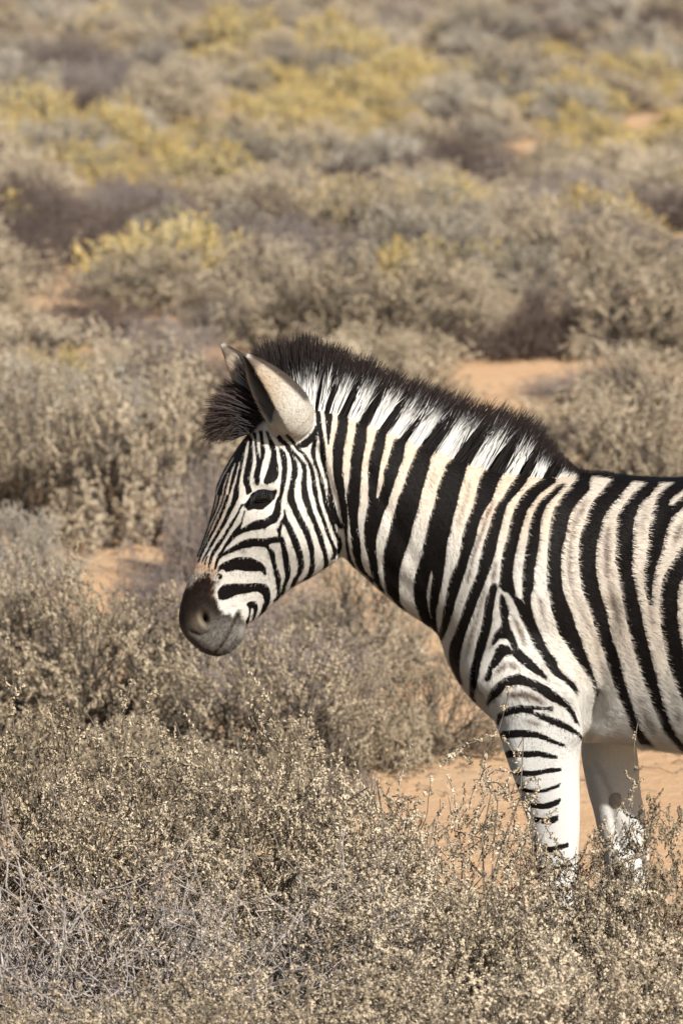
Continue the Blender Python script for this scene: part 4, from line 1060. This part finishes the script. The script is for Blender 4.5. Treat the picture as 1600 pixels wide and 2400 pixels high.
def shrub_proto(seed, R, H, K, nshoot, slen, nleaf, llen, crad, sprig, spread=.20, ndead=60, up=.35, wild=.42):
    """a mound of leafy shoots gathered in lumps on forking stems"""
    r = np.random.default_rng(seed)
    E = np.array([R, R, H])
    # lumps over the dome, evenly thrown
    cand = r.normal(0, 1, (K * 30, 3)); cand[:, 2] = np.abs(cand[:, 2]) - .12; cand = unit(cand); cand = cand[cand[:, 2] > -.02]
    ld = [cand[0]]
    for c in cand[1:]:
        if len(ld) < K and min(np.arccos(np.clip(c @ q, -1, 1)) for q in ld) > 1.75 / math.sqrt(K): ld.append(c)
    ld = np.array(ld); K = len(ld)
    lr = r.uniform(.66, 1.02, K)
    az = np.arctan2(ld[:, 1], ld[:, 0]); lr *= 1 + .10 * np.sin(az * 2 + seed)
    st = np.stack([np.cos(az) * .03, np.sin(az) * .03, np.full(K, -.03)], 1) * r.uniform(.3, 1.5, (K, 1))
    cen = ld * E * (lr * .62)[:, None]; cen[:, 2] = np.maximum(cen[:, 2], .03)
    u = np.linspace(0, 1, 6)[None, :, None]
    P1 = st[:, None] * (1 - u) + cen[:, None] * u + r.normal(0, .012, (K, 6, 3)) * np.sin(u * pi); P1[:, :, 2] += .06 * np.sin(u[..., 0] * pi) * (1 - ld[:, 2:3])
    k = r.integers(0, K, nshoot)
    d = unit(ld[k] + r.normal(0, spread, (nshoot, 3)))
    ang = np.arccos(np.clip(np.sum(d * ld[k], 1), -1, 1))
    rho = lr[k] * np.clip(1 - .75 * ang ** 2 / .35, .45, 1) * r.uniform(.80, 1.06, nshoot)
    d[:, 2] = np.maximum(d[:, 2], -.02)
    tip = d * E * rho[:, None]
    L = slen * r.uniform(.6, 1.4, nshoot)
    gd = unit(d * .75 + np.array([0, 0, up]) + r.normal(0, wild, (nshoot, 3)))
    base = tip - gd * L[:, None]
    ok = (tip[:, 2] > .02) & (base[:, 2] > .008); tip, base, k, L = tip[ok], base[ok], k[ok], L[ok]
    n = len(tip); u = np.linspace(0, 1, 4)[None, :, None]
    P3 = base[:, None] * (1 - u) + tip[:, None] * u + r.normal(0, .006, (n, 4, 3)) * np.sin(u * pi)
    m = min(n, 420); j = r.choice(n, m, replace=False)
    s0, _ = interp_poly(P1, k[j], r.uniform(.45, 1, m)); u = np.linspace(0, 1, 5)[None, :, None]
    P2 = s0[:, None] * (1 - u) + base[j][:, None] * u + r.normal(0, .010, (m, 5, 3)) * np.sin(u * pi); P2[:, :, 2] = np.maximum(P2[:, :, 2], .004)
    Ps = [P1, P2, P3]
    Rs = [np.linspace(.0070, .0030, 6)[None] * r.uniform(.7, 1.3, (K, 1)), np.linspace(.0026, .0013, 5)[None] * np.ones((m, 1)), np.linspace(.0014, .0007, 4)[None] * np.ones((n, 1))]
    def side(P, cnt, tlo, Lf, spr):
        i = r.integers(0, len(P), cnt); s_, tg = interp_poly(P, i, r.uniform(tlo, .999, cnt))
        return grow(r, s_, tg + r.normal(0, spr, (cnt, 3)) + np.array([0, 0, .2]), Lf * r.uniform(.5, 1.3, cnt), 4, .2)
    if ndead:      # bare dead twigs poking out
        Pd = side(P3, ndead, .2, slen * .9, .6)
        Ps.append(Pd); Rs.append(np.linspace(.0012, .0005, 4)[None] * np.ones((ndead, 1)))
    src = P3; ex = None
    if sprig:
        i = r.choice(np.where(tip[:, 2] > H * .45)[0], sprig)
        dd = unit(tip[i] / E) * .5 + np.array([0, 0, .6]) + r.normal(0, .3, (sprig, 3))
        Psp = grow(r, tip[i], dd, slen * r.uniform(1.2, 2.6, sprig), 6, .16)
        ex = side(Psp, sprig * 7, .15, slen * .35, .8)
        Ps += [Psp, ex]; Rs += [np.linspace(.0015, .0008, 6)[None] * np.ones((sprig, 1)), np.linspace(.001, .0006, 4)[None] * np.ones((len(ex), 1))]
    TV, TF = tubes(Ps, Rs)
    ltone = np.clip(r.normal(.5, .12, K), 0, 1)
    ttone = np.clip(ltone[k] + r.normal(0, .16, n), 0, 1); tsz = crad * r.uniform(.65, 1.3, n); dens = r.uniform(.35, 1.0, n) * L
    idx = r.choice(n, nleaf, p=dens / dens.sum()); t = np.clip(r.beta(1.4, 1.0, nleaf), 0, .999)
    cn, tg = interp_poly(src, idx, t)
    ct = ttone[idx]; cs = tsz[idx] * (1.08 - .55 * t)
    if sprig:
        ns = sprig * 130
        c2, g2 = interp_poly(ex, r.integers(0, len(ex), ns), np.clip(r.beta(2, 1, ns), 0, .999))
        cn = np.vstack([cn, c2]); tg = np.vstack([tg, g2]); ct = np.concatenate([ct, np.full(ns, .5)]); cs = np.concatenate([cs, np.full(ns, crad * .6)])
    n = len(cn)
    off = unit(np.cross(tg, r.normal(0, 1, (n, 3))))
    pos = cn + off * (cs * r.uniform(.25, 1.0, n))[:, None]
    ok = pos[:, 2] > .012
    pos, off, tg, ct = pos[ok], off[ok], tg[ok], ct[ok]; n = len(pos)
    V, F = leaves(r, pos, off + tg * .4 + r.normal(0, .27, (n, 3)), llen * r.uniform(.6, 1.35, n), llen * r.uniform(.36, .66, n))
    fr = R / np.percentile(np.hypot(pos[:, 0], pos[:, 1]), 96); fz = H / np.percentile(pos[:, 2], 99)
    sc = np.array([fr, fr, fz])
    tw = mesh_np('branches', TV * sc, [TF])
    lf = mesh_np('foliage', V * sc, [F])
    fattr(lf, 'tone', np.repeat(np.clip(ct * .75 + r.normal(.13, .06, n), 0, 1), 4))
    rad = np.sqrt(np.sum((pos / E) ** 2, 1))
    fattr(lf, 'tip', np.repeat((r.uniform(0, 1, n) < sstep(.5, .85, rad) * .8).astype(float), 4))
    return tw, lf

def leaf_material(name, stops, tipcol=None, trans=.06):
    n = NT(name)
    oi = n.n('ObjectInfo').outputs['Random']
    t = n.math('ADD', n.attr('tone').outputs['Fac'], n.math('MULTIPLY', n.math('SUBTRACT', oi, .5), .45))
    col = n.ramp(t, stops)
    r2 = n.math('FRACT', n.math('MULTIPLY', oi, 7.31))
    col = n.mix(n.math('MULTIPLY', r2, .45), col, n.mix(1.0, col, (.93, .94, 1.0), 'MULTIPLY'))
    if tipcol is not None:
        col = n.mix(n.attr('tip').outputs['Fac'], col, tipcol)
    n.l(col, n.b.inputs['Base Color'])
    n.b.inputs['Roughness'].default_value = .75
    n.b.inputs['Specular IOR Level'].default_value = .2
    tr = n.n('BsdfTranslucent'); n.l(col, tr.inputs[0])
    mx = n.n('MixShader'); mx.inputs[0].default_value = trans
    n.l(n.b.outputs[0], mx.inputs[1]); n.l(tr.outputs[0], mx.inputs[2])
    n.l(mx.outputs[0], n.out.inputs[0])
    return n.m

def bark_material(name, a, b):
    n = NT(name)
    tc = n.n('TexCoord').outputs['Object']
    n.l(n.ramp(n.noise(25, 3, .6, tc).outputs[0], [(.3, a), (.7, b)]), n.b.inputs['Base Color'])
    n.b.inputs['Roughness'].default_value = .85
    n.b.inputs['Specular IOR Level'].default_value = .15
    return n.m

M_SALT = leaf_material('saltbush_leaf', [(.1, (.20, .157, .10)), (.45, (.44, .355, .24)), (.85, (.58, .48, .345))])
M_SALTB = bark_material('saltbush_bark', (.06, .047, .036), (.22, .185, .145))
M_DRY = leaf_material('dry_shrub_leaf', [(.1, (.09, .06, .045)), (.45, (.24, .175, .135)), (.85, (.46, .37, .29))])
M_DRYB = bark_material('dry_shrub_bark', (.10, .08, .068), (.36, .315, .285))
M_YEL = leaf_material('yellow_shrub_leaf', [(.1, (.28, .23, .12)), (.45, (.50, .41, .21)), (.85, (.62, .52, .30))], (.52, .38, .14))
M_YELB = bark_material('yellow_shrub_bark', (.14, .11, .08), (.30, .25, .18))
M_BRN = leaf_material('brown_shrub_leaf', [(.1, (.05, .034, .028)), (.45, (.13, .09, .07)), (.85, (.30, .225, .175))])
M_BRNB = bark_material('brown_shrub_bark', (.05, .036, .03), (.19, .145, .12))
M_ASH = leaf_material('ash_shrub_leaf', [(.1, (.18, .155, .115)), (.45, (.385, .335, .255)), (.85, (.53, .47, .375))])
M_ASHB = bark_material('ash_shrub_bark', (.06, .05, .042), (.22, .19, .165))
M_WIR = leaf_material('wiry_shrub_leaf', [(.1, (.13, .075, .045)), (.45, (.31, .225, .15)), (.85, (.52, .43, .32))])
M_WIRB = bark_material('wiry_shrub_bark', (.13, .105, .09), (.42, .38, .35))
KIND = {'wiry': (M_WIR, M_WIRB), 'ash': (M_ASH, M_ASHB), 'bush': (M_SALT, M_SALTB), 'brown': (M_BRN, M_BRNB), 'salt': (M_SALT, M_SALTB), 'dry': (M_DRY, M_DRYB), 'yellow': (M_YEL, M_YELB)}

PROTO = {'salt': [shrub_proto(11 + i, .48, .50, 20 + 3 * i, 1500, .062, 56000, .0074, .0088, 4 - i, .150 + .015 * i, 60, .2, .5) for i in range(3)],
         'bush': [shrub_proto(81 + i, .52, .68, 26, 2700, .070, 96000, .0068, .0086, 7 - i, .17, 220, .12, .62) for i in range(3)],
         'wiry': [shrub_proto(91, .50, .54, 20, 3400, .095, 34000, .0062, .0085, 3, .28, 800, .2, .6)],
         'dry': [shrub_proto(41 + i, .48, .46, 18, 2300, .095, 15000, .0075, .0085, 3, .30, 400) for i in range(2)],
         'yellow': [shrub_proto(61 + i, .48, .46, 16, 950, .080, 28000, .0105, .0115, 2, .21) for i in range(2)]}
# one single lighter mesh of each for the far ones, whose twigs and leaves cannot be told apart
FAR = {}
for kd, lst in PROTO.items():
    FAR[kd] = []
    if kd in ('bush', 'wiry'):
        for tw, lf in lst:
            tw.materials.append(KIND[kd][1]); lf.materials.append(KIND[kd][0])
        continue
    for tw, lf in lst:
        tw.materials.append(KIND[kd][1]); lf.materials.append(KIND[kd][0])
        def grab(me):
            co = np.empty(len(me.vertices) * 3, np.float32); me.vertices.foreach_get('co', co)
            li = np.empty(len(me.loops), np.int32); me.loops.foreach_get('vertex_index', li)
            return co.reshape(-1, 3), li.reshape(-1, 4)
        a, fa = grab(tw); b, fb = grab(lf)
        if kd in ('salt', 'yellow'):      # leaves hide the outer twigs at that distance
            fa = fa[:5200]; a = a[:fa.max() + 1]
        q = b.reshape(-1, 4, 3)[::2]; c = q.mean(1, keepdims=True)
        b2 = (c + (q - c) * 1.36).reshape(-1, 3); fb = np.arange(len(b2)).reshape(-1, 4)
        me = mesh_np('shrub', np.vstack([a, b2]), [np.vstack([fa, fb + len(a)])])
        me.materials.append(KIND[kd][1]); me.materials.append(KIND[kd][0])
        me.polygons.foreach_set('material_index', np.concatenate([np.zeros(len(fa)), np.ones(len(fb))]).astype(np.int32))
        for nm in ('tone', 'tip'):
            val = np.empty(len(b), np.float32); lf.attributes[nm].data.foreach_get('value', val)
            fattr(me, nm, np.concatenate([np.zeros(len(a)), val.reshape(-1, 4)[::2].ravel()]))
        FAR[kd].append(me)

NAME = {'wiry': 'dry_shrub', 'ash': 'ash_shrub', 'bush': 'saltbush', 'brown': 'brown_shrub', 'salt': 'saltbush', 'dry': 'dry_shrub', 'yellow': 'yellow_shrub'}
def shrub(kind, var, x, y, sx, sz, rot, label, group, parts, sy=None):
    z = float(ground_z(x, y)) - .01
    shape = {'ash': 'salt', 'brown': 'dry'}.get(kind, kind)
    lst = PROTO[shape]
    def own(ob, mats):
        if shape != kind:
            for sl, m in zip(ob.material_slots, mats):
                sl.link = 'OBJECT'; sl.material = m
    if parts:
        o = bpy.data.objects.new(NAME[kind], None); o.empty_display_size = .1
        COL.objects.link(o)
        tw, lf = lst[var % len(lst)]
        b = bpy.data.objects.new('branches', tw); COL.objects.link(b); b.parent = o
        f = bpy.data.objects.new('foliage', lf); COL.objects.link(f); f.parent = o; f['kind'] = 'stuff'
        own(b, [KIND[kind][1]]); own(f, [KIND[kind][0]])
    else:
        o = bpy.data.objects.new(NAME[kind], FAR[shape][var % len(lst)]); COL.objects.link(o)
        own(o, [KIND[kind][1], KIND[kind][0]])
    o.location = (x, y, z); o.rotation_euler = (0, 0, rot); o.scale = (sx, sx if sy is None else sy, sz)
    tag(o, label, 'shrub', group)
    return o

# --- foreground, between the camera and the zebra: photo x, distance from the camera, radius, height
FG = [('bush', 0, 60, 11.80, .50, .74, 'tall pale saltbush standing in front of the big olive one', None),
      ('bush', 1, 730, 11.80, .40, .71, 'loose twiggy saltbush on open sand under the hanging head', None),
      ('bush', 2, 1060, 11.36, .50, .68, 'dense pale saltbush hiding the lower part of the striped foreleg', None),
      ('bush', 0, 1430, 11.30, .42, .65, 'low saltbush with bare tips before the plain white foreleg', None),
      ('bush', 1, 400, 11.55, .46, .66, 'spreading saltbush between the tall pale one and the twiggy one', None),
      ('bush', 2, 800, 11.25, .42, .57, 'rounded saltbush below the zebra chest beside the dense one', None),
      ('wiry', 0, 110, 11.15, .50, .63, 'grey wiry half bare shrub with white stems before the tall pale saltbush', None),
      ('wiry', 1, 560, 11.05, .48, .56, 'dark half bare shrub full of rusty leaves amid saltbush', None),
      ('bush', 0, 1270, 10.90, .50, .59, 'broad saltbush in the front row below the white foreleg', None),
      ('bush', 1, 960, 10.78, .46, .50, 'straw coloured saltbush in the front row below the chest', None),
      ('bush', 2, 1590, 11.00, .44, .55, 'saltbush at the edge of the bare sand beside the white foreleg', None),
      ('wiry', 0, 330, 10.72, .48, .53, 'silvery wiry shrub with tangled stems in the front row', None),
      ('bush', 0, 20, 10.45, .40, .47, 'saltbush in front of the silvery wiry shrub', None),
      ('bush', 1, 640, 10.50, .46, .52, 'bushy saltbush in front of the rusty leaved shrub', None),
      ('bush', 2, 1130, 10.40, .48, .56, 'wide saltbush outermost of the thicket, before the straw coloured one', None),
      ('bush', 0, 1500, 10.45, .46, .56, 'outermost saltbush of the thicket, before the one edging the sand', None),
      ('bush', 1, 330, 10.20, .46, .54, 'outermost saltbush of the thicket, before the silvery wiry shrub', None),
      ('bush', 2, 850, 10.10, .48, .56, 'outermost saltbush of the thicket, before the rounded one', None),
      ('brown', 1, 1600, 9.0, .30, .66, 'thin brown wiry shrub standing apart outside the saltbush thicket', None)]
for i, (kd, var, px, d, R, Ht, lab, grp) in enumerate(FG):
    x = (px - 800) / FPX * (d * cos(PITCH) + (CAM_H - .3) * sin(PITCH))
    base = {'wiry': (.50, .54), 'ash': (.48, .50), 'bush': (.52, .68), 'brown': (.48, .46), 'salt': (.48, .50), 'dry': (.48, .46), 'yellow': (.48, .46)}[kd]
    shrub(kd, var, x, d - CAM_D, R / base[0], Ht / base[1], i * 1.9, lab, None, True)

# --- behind the zebra: photo x, foot y, half width px, height px
BG = [('salt', 0, 230, 1800, 330, 470, 'big olive saltbush in front of the zebra muzzle'), ('salt', 3, 60, 1740, 240, 420, 'olive saltbush at the outer flank of the big one'),
      ('salt', 1, 620, 1850, 300, 370, 'broad saltbush growing right below the zebra muzzle'), ('salt', 2, 860, 1800, 190, 260, 'small saltbush behind the zebra chest on the sand'),
      ('dry', 0, 640, 1660, 260, 320, 'purplish grey wiry shrub right behind the zebra chin'), ('dry', 1, 470, 1640, 170, 300, 'grey stemmed shrub behind the muzzle tip'),
      ('salt', 1, 1010, 1770, 170, 230, 'tan saltbush between zebra chest and open sand'), ('dry', 2, 360, 1450, 120, 240, 'grey twiggy shrub growing by the orange sand patch'),
      ('salt', 2, 850, 1580, 230, 310, 'saltbush seen under the curve of the neck'), ('dry', 0, 700, 1480, 180, 200, 'dry shrub seen in the angle of jaw and neck'),
      ('salt', 0, 330, 1240, 250, 430, 'tall saltbush level with the zebra brow'), ('salt', 2, 90, 1190, 210, 360, 'saltbush neighbouring the tall one behind the orange sand'),
      ('dry', 1, 480, 1330, 140, 330, 'dry shrub behind the zebra nose bridge'), ('salt', 3, 560, 1120, 200, 300, 'saltbush behind the zebra ears'),
      ('yellow', 0, 170, 985, 90, 170, 'lone small yellow tipped shrub among saltbush'),
      ('salt', 1, 1490, 1230, 240, 380, 'rounded saltbush behind the zebra back'), ('salt', 0, 1640, 1330, 200, 420, 'saltbush behind the zebra barrel'),
      ('brown', 1, 1230, 868, 180, 190, 'dark brown wiry shrub at the far edge of the orange clearing'), ('salt', 3, 900, 870, 250, 250, 'wide saltbush behind the poll of the mane'),
      ('salt', 0, 1480, 860, 220, 260, 'olive saltbush beside the dark brown wiry shrub'), ('salt', 2, 700, 850, 200, 230, 'saltbush directly behind the mane bristles'),
      ('dry', 0, 1560, 1745, 130, 200, 'low dry shrub in the shade line behind the belly'),
      ('ash', 1, 50, 1345, 170, 190, 'low ashy bush on the orange sand behind the muzzle'), ('salt', 1, 300, 1925, 240, 250, 'low saltbush filling the gap before the big olive one'), ('salt', 2, 40, 1930, 200, 290, 'saltbush hemmed in by the tall pale one'), ('salt', 0, 560, 1960, 190, 210, 'low saltbush on sand before the broad one'), ('dry', 1, 780, 1900, 110, 130, 'tiny wiry shrub alone on sand below the chest')]
for i, (kd, var, px, py, hw, hp, lab) in enumerate(BG):
    x, y = ground_at(px, py)
    s = (y + CAM_D) / cos(PITCH) / FPX
    base = {'wiry': (.50, .54), 'ash': (.48, .50), 'bush': (.52, .68), 'brown': (.48, .46), 'salt': (.48, .50), 'dry': (.48, .46), 'yellow': (.48, .46)}[kd]
    shrub(kd, var, x, y, hw * s / base[0], hp * s / base[1], i * 2.3 + .7, lab, None, True)

# --- the open scrub beyond
r = np.random.default_rng(5)
BARE = [(150, 1275, 260, 62), (1190, 905, 190, 55), (1180, 1000, 170, 110), (1520, 1900, 260, 230), (1010, 1800, 260, 90), (940, 1530, 160, 60), (420, 1250, 140, 40), (560, 1900, 700, 130)]
YEL = [(60, 215, 120, 50), (300, 240, 260, 55), (560, 250, 220, 45), (860, 190, 170, 90), (1010, 110, 260, 30), (1180, 215, 120, 40), (1450, 190, 200, 50), (820, 400, 150, 60), (1000, 430, 130, 70), (930, 540, 140, 60), (1440, 435, 90, 45), (450, 520, 80, 50), (700, 160, 200, 50), (1500, 90, 120, 40), (420, 60, 200, 30)]
DARKZ = [(80, 500, 160, 70), (560, 470, 200, 60), (640, 540, 120, 60), (380, 330, 220, 50), (1100, 270, 200, 50), (1440, 90, 140, 30), (1480, 520, 160, 70), (380, 720, 110, 70), (1180, 800, 260, 60), (200, 110, 160, 60), (120, 420, 200, 60)]
def inz(Z, px, py, k=1.0):
    return any(((px - a) / (c * k)) ** 2 + ((py - b) / (d * k)) ** 2 < 1 for a, b, c, d in Z)
count = {'ash': 0, 'brown': 0, 'salt': 0, 'dry': 0, 'yellow': 0}
placed = []
d = 15.5
while d < 66:
    step = .57 + .0045 * d
    half = .064 * d + 1.0
    x = -half + r.uniform(0, step)
    while x < half:
        xx = x + r.uniform(-.2, .2); yy = d - CAM_D + r.uniform(-.24, .24)
        px, py = proj(xx, yy, 0.0)
        x += step * r.uniform(.85, 1.25)
        if py > 1150 and -80 < px < 1680:          # the near ones in the picture are set out above
            continue
        if inz(BARE, px, py): continue
        if py > 880 and -80 < px < 1680 and r.uniform() < .2: continue
        u = r.uniform()
        if inz(YEL, px, py - 4600 / (yy + 12)): kd = 'yellow' if u < .5 else ('salt' if u < .72 else 'ash')
        elif inz(DARKZ, px, py - 4600 / (yy + 12)): kd = 'brown' if u < .5 else 'dry'
        else:
            pyel = .12 if 60 < py < 560 else .0
            kd = 'yellow' if u < pyel else ('dry' if u < pyel + .16 else ('brown' if u < pyel + .28 else ('ash' if u < pyel + .48 else 'salt')))
        sc = r.uniform(.46, .98) * (1 + .003 * d)
        placed.append((kd, xx, yy, sc, sc * r.uniform(.58, .9)))
    d += step * .86
LAB = {'ash': 'ashy grey bush among many in the scrub beyond the zebra', 'brown': 'dark brown wiry shrub among many in the scrub beyond the zebra', 'salt': 'pale olive saltbush among many in the far scrub beyond the zebra', 'dry': 'grey brown wiry shrub among many in the scrub beyond the zebra', 'yellow': 'yellow tipped shrub among many in the far scrub'}
GRP = {'ash': 'ash grey bushes of the far scrub', 'brown': 'brown shrubs of the far scrub', 'salt': 'saltbushes of the far scrub', 'dry': 'dry shrubs of the far scrub', 'yellow': 'yellow shrubs of the far scrub'}
for i, (kd, x, y, s1, s2) in enumerate(placed):
    shrub(kd, i, x, y, s1, s2, r.uniform(0, 6.28), LAB[kd], GRP[kd], False)
    count[kd] += 1
print('shrubs', count)

# ---------------------------------------------------------------- litter on the sand
def make_litter():
    r = np.random.default_rng(23)
    n = 4200
    y = r.uniform(-3.2, 14, n); x = r.uniform(-1, 1, n) * (.075 * (y + 12) + .5)
    z = ground_z(x, y)
    L = r.uniform(.01, .07, n) * np.where(r.uniform(0, 1, n) < .08, 2.4, 1); a = r.uniform(0, 2 * pi, n)
    k = 3
    P = np.zeros((n, k, 3))
    for j, t in enumerate((-.5, 0, .5)):
        P[:, j, 0] = x + np.cos(a) * L * t + r.normal(0, .004, n); P[:, j, 1] = y + np.sin(a) * L * t + r.normal(0, .004, n); P[:, j, 2] = z + .003 + (r.uniform(0, .012, n) if j == 1 else 0)
    V, F = tubes([P], [np.array([.0016, .0018, .0008])[None] * r.uniform(.6, 1.5, (n, 1))])
    o = add_obj('twig_litter', mesh_np('twig_litter', V, [F]), bark_material('litter', (.12, .085, .065), (.36, .29, .22)))
    tag(o, 'broken twigs and dry bits strewn over the orange sand', 'twigs', kind='stuff')
    n = 2600
    y = r.uniform(-2.5, 12, n); x = r.uniform(-1, 1, n) * (.075 * (y + 12) + .5)
    s = r.uniform(.002, .009, n) * np.where(r.uniform(0, 1, n) < .06, 2.2, 1)
    u = np.array([(1, 0, 0), (0, 1, 0), (-1, 0, 0), (0, -1, 0), (0, 0, .7), (0, 0, -.7)], float)
    V = (u[None] * s[:, None, None] * r.uniform(.6, 1.3, (n, 6, 1))) + np.stack([x, y, ground_z(x, y) + s * .25], 1)[:, None]
    F = np.array([(0, 1, 4), (1, 2, 4), (2, 3, 4), (3, 0, 4), (1, 0, 5), (2, 1, 5), (3, 2, 5), (0, 3, 5)])
    F = (np.arange(n)[:, None, None] * 6 + F[None]).reshape(-1, 3)
    o = add_obj('pebbles', mesh_np('pebbles', V.reshape(-1, 3), [F]), bark_material('pebble', (.20, .13, .08), (.42, .29, .18)))
    tag(o, 'small clods and pebbles scattered on the sand', 'pebbles', kind='stuff')
make_litter()

# ---------------------------------------------------------------- the scrub going on outside the picture
def make_far_scrub():
    r = np.random.default_rng(77)
    n = 2600
    d = r.uniform(7, 120, n); x = r.uniform(-1, 1, n) * (.064 * d + 16)
    k = ((np.abs(x) > .064 * d + 1.3) | (d > 67)) & ~((np.abs(x) < 2.6) & (d < 17))
    x, y = x[k], d[k] - CAM_D
    P = np.stack([x, y, ground_z(x, y) - .01], 1)
    me = bpy.data.meshes.new('far_scrub'); me.from_pydata(P.tolist(), [], [])
    me.attributes.new('turn', 'FLOAT', 'POINT').data.foreach_set('value', r.uniform(0, 6.28, len(P)).astype(np.float32))
    me.attributes.new('size', 'FLOAT', 'POINT').data.foreach_set('value', r.uniform(.7, 1.3, len(P)).astype(np.float32))
    o = add_obj('far_scrub', me)
    tag(o, 'open scrub of saltbush reaching away on every side', 'scrub', kind='stuff')
    src = [ob for ob in bpy.data.objects if ob.name.startswith('saltbush') and ob.type == 'MESH'][0]
    ng = bpy.data.node_groups.new('scatter_scrub', 'GeometryNodeTree')
    ng.interface.new_socket('Geometry', in_out='INPUT', socket_type='NodeSocketGeometry'); ng.interface.new_socket('Geometry', in_out='OUTPUT', socket_type='NodeSocketGeometry')
    N = ng.nodes.new; L = ng.links.new
    gi, go = N('NodeGroupInput'), N('NodeGroupOutput')
    oi = N('GeometryNodeObjectInfo'); oi.inputs['Object'].default_value = src; oi.inputs['As Instance'].default_value = True; oi.transform_space = 'ORIGINAL'
    ip = N('GeometryNodeInstanceOnPoints'); cx = N('ShaderNodeCombineXYZ')
    a1, a2 = N('GeometryNodeInputNamedAttribute'), N('GeometryNodeInputNamedAttribute')
    a1.data_type = a2.data_type = 'FLOAT'; a1.inputs['Name'].default_value = 'turn'; a2.inputs['Name'].default_value = 'size'
    L(gi.outputs[0], ip.inputs['Points']); L(oi.outputs['Geometry'], ip.inputs['Instance'])
    L(a1.outputs[0], cx.inputs[2]); L(cx.outputs[0], ip.inputs['Rotation']); L(a2.outputs[0], ip.inputs['Scale'])
    L(ip.outputs[0], go.inputs[0])
    o.modifiers.new('scatter', 'NODES').node_group = ng
make_far_scrub()
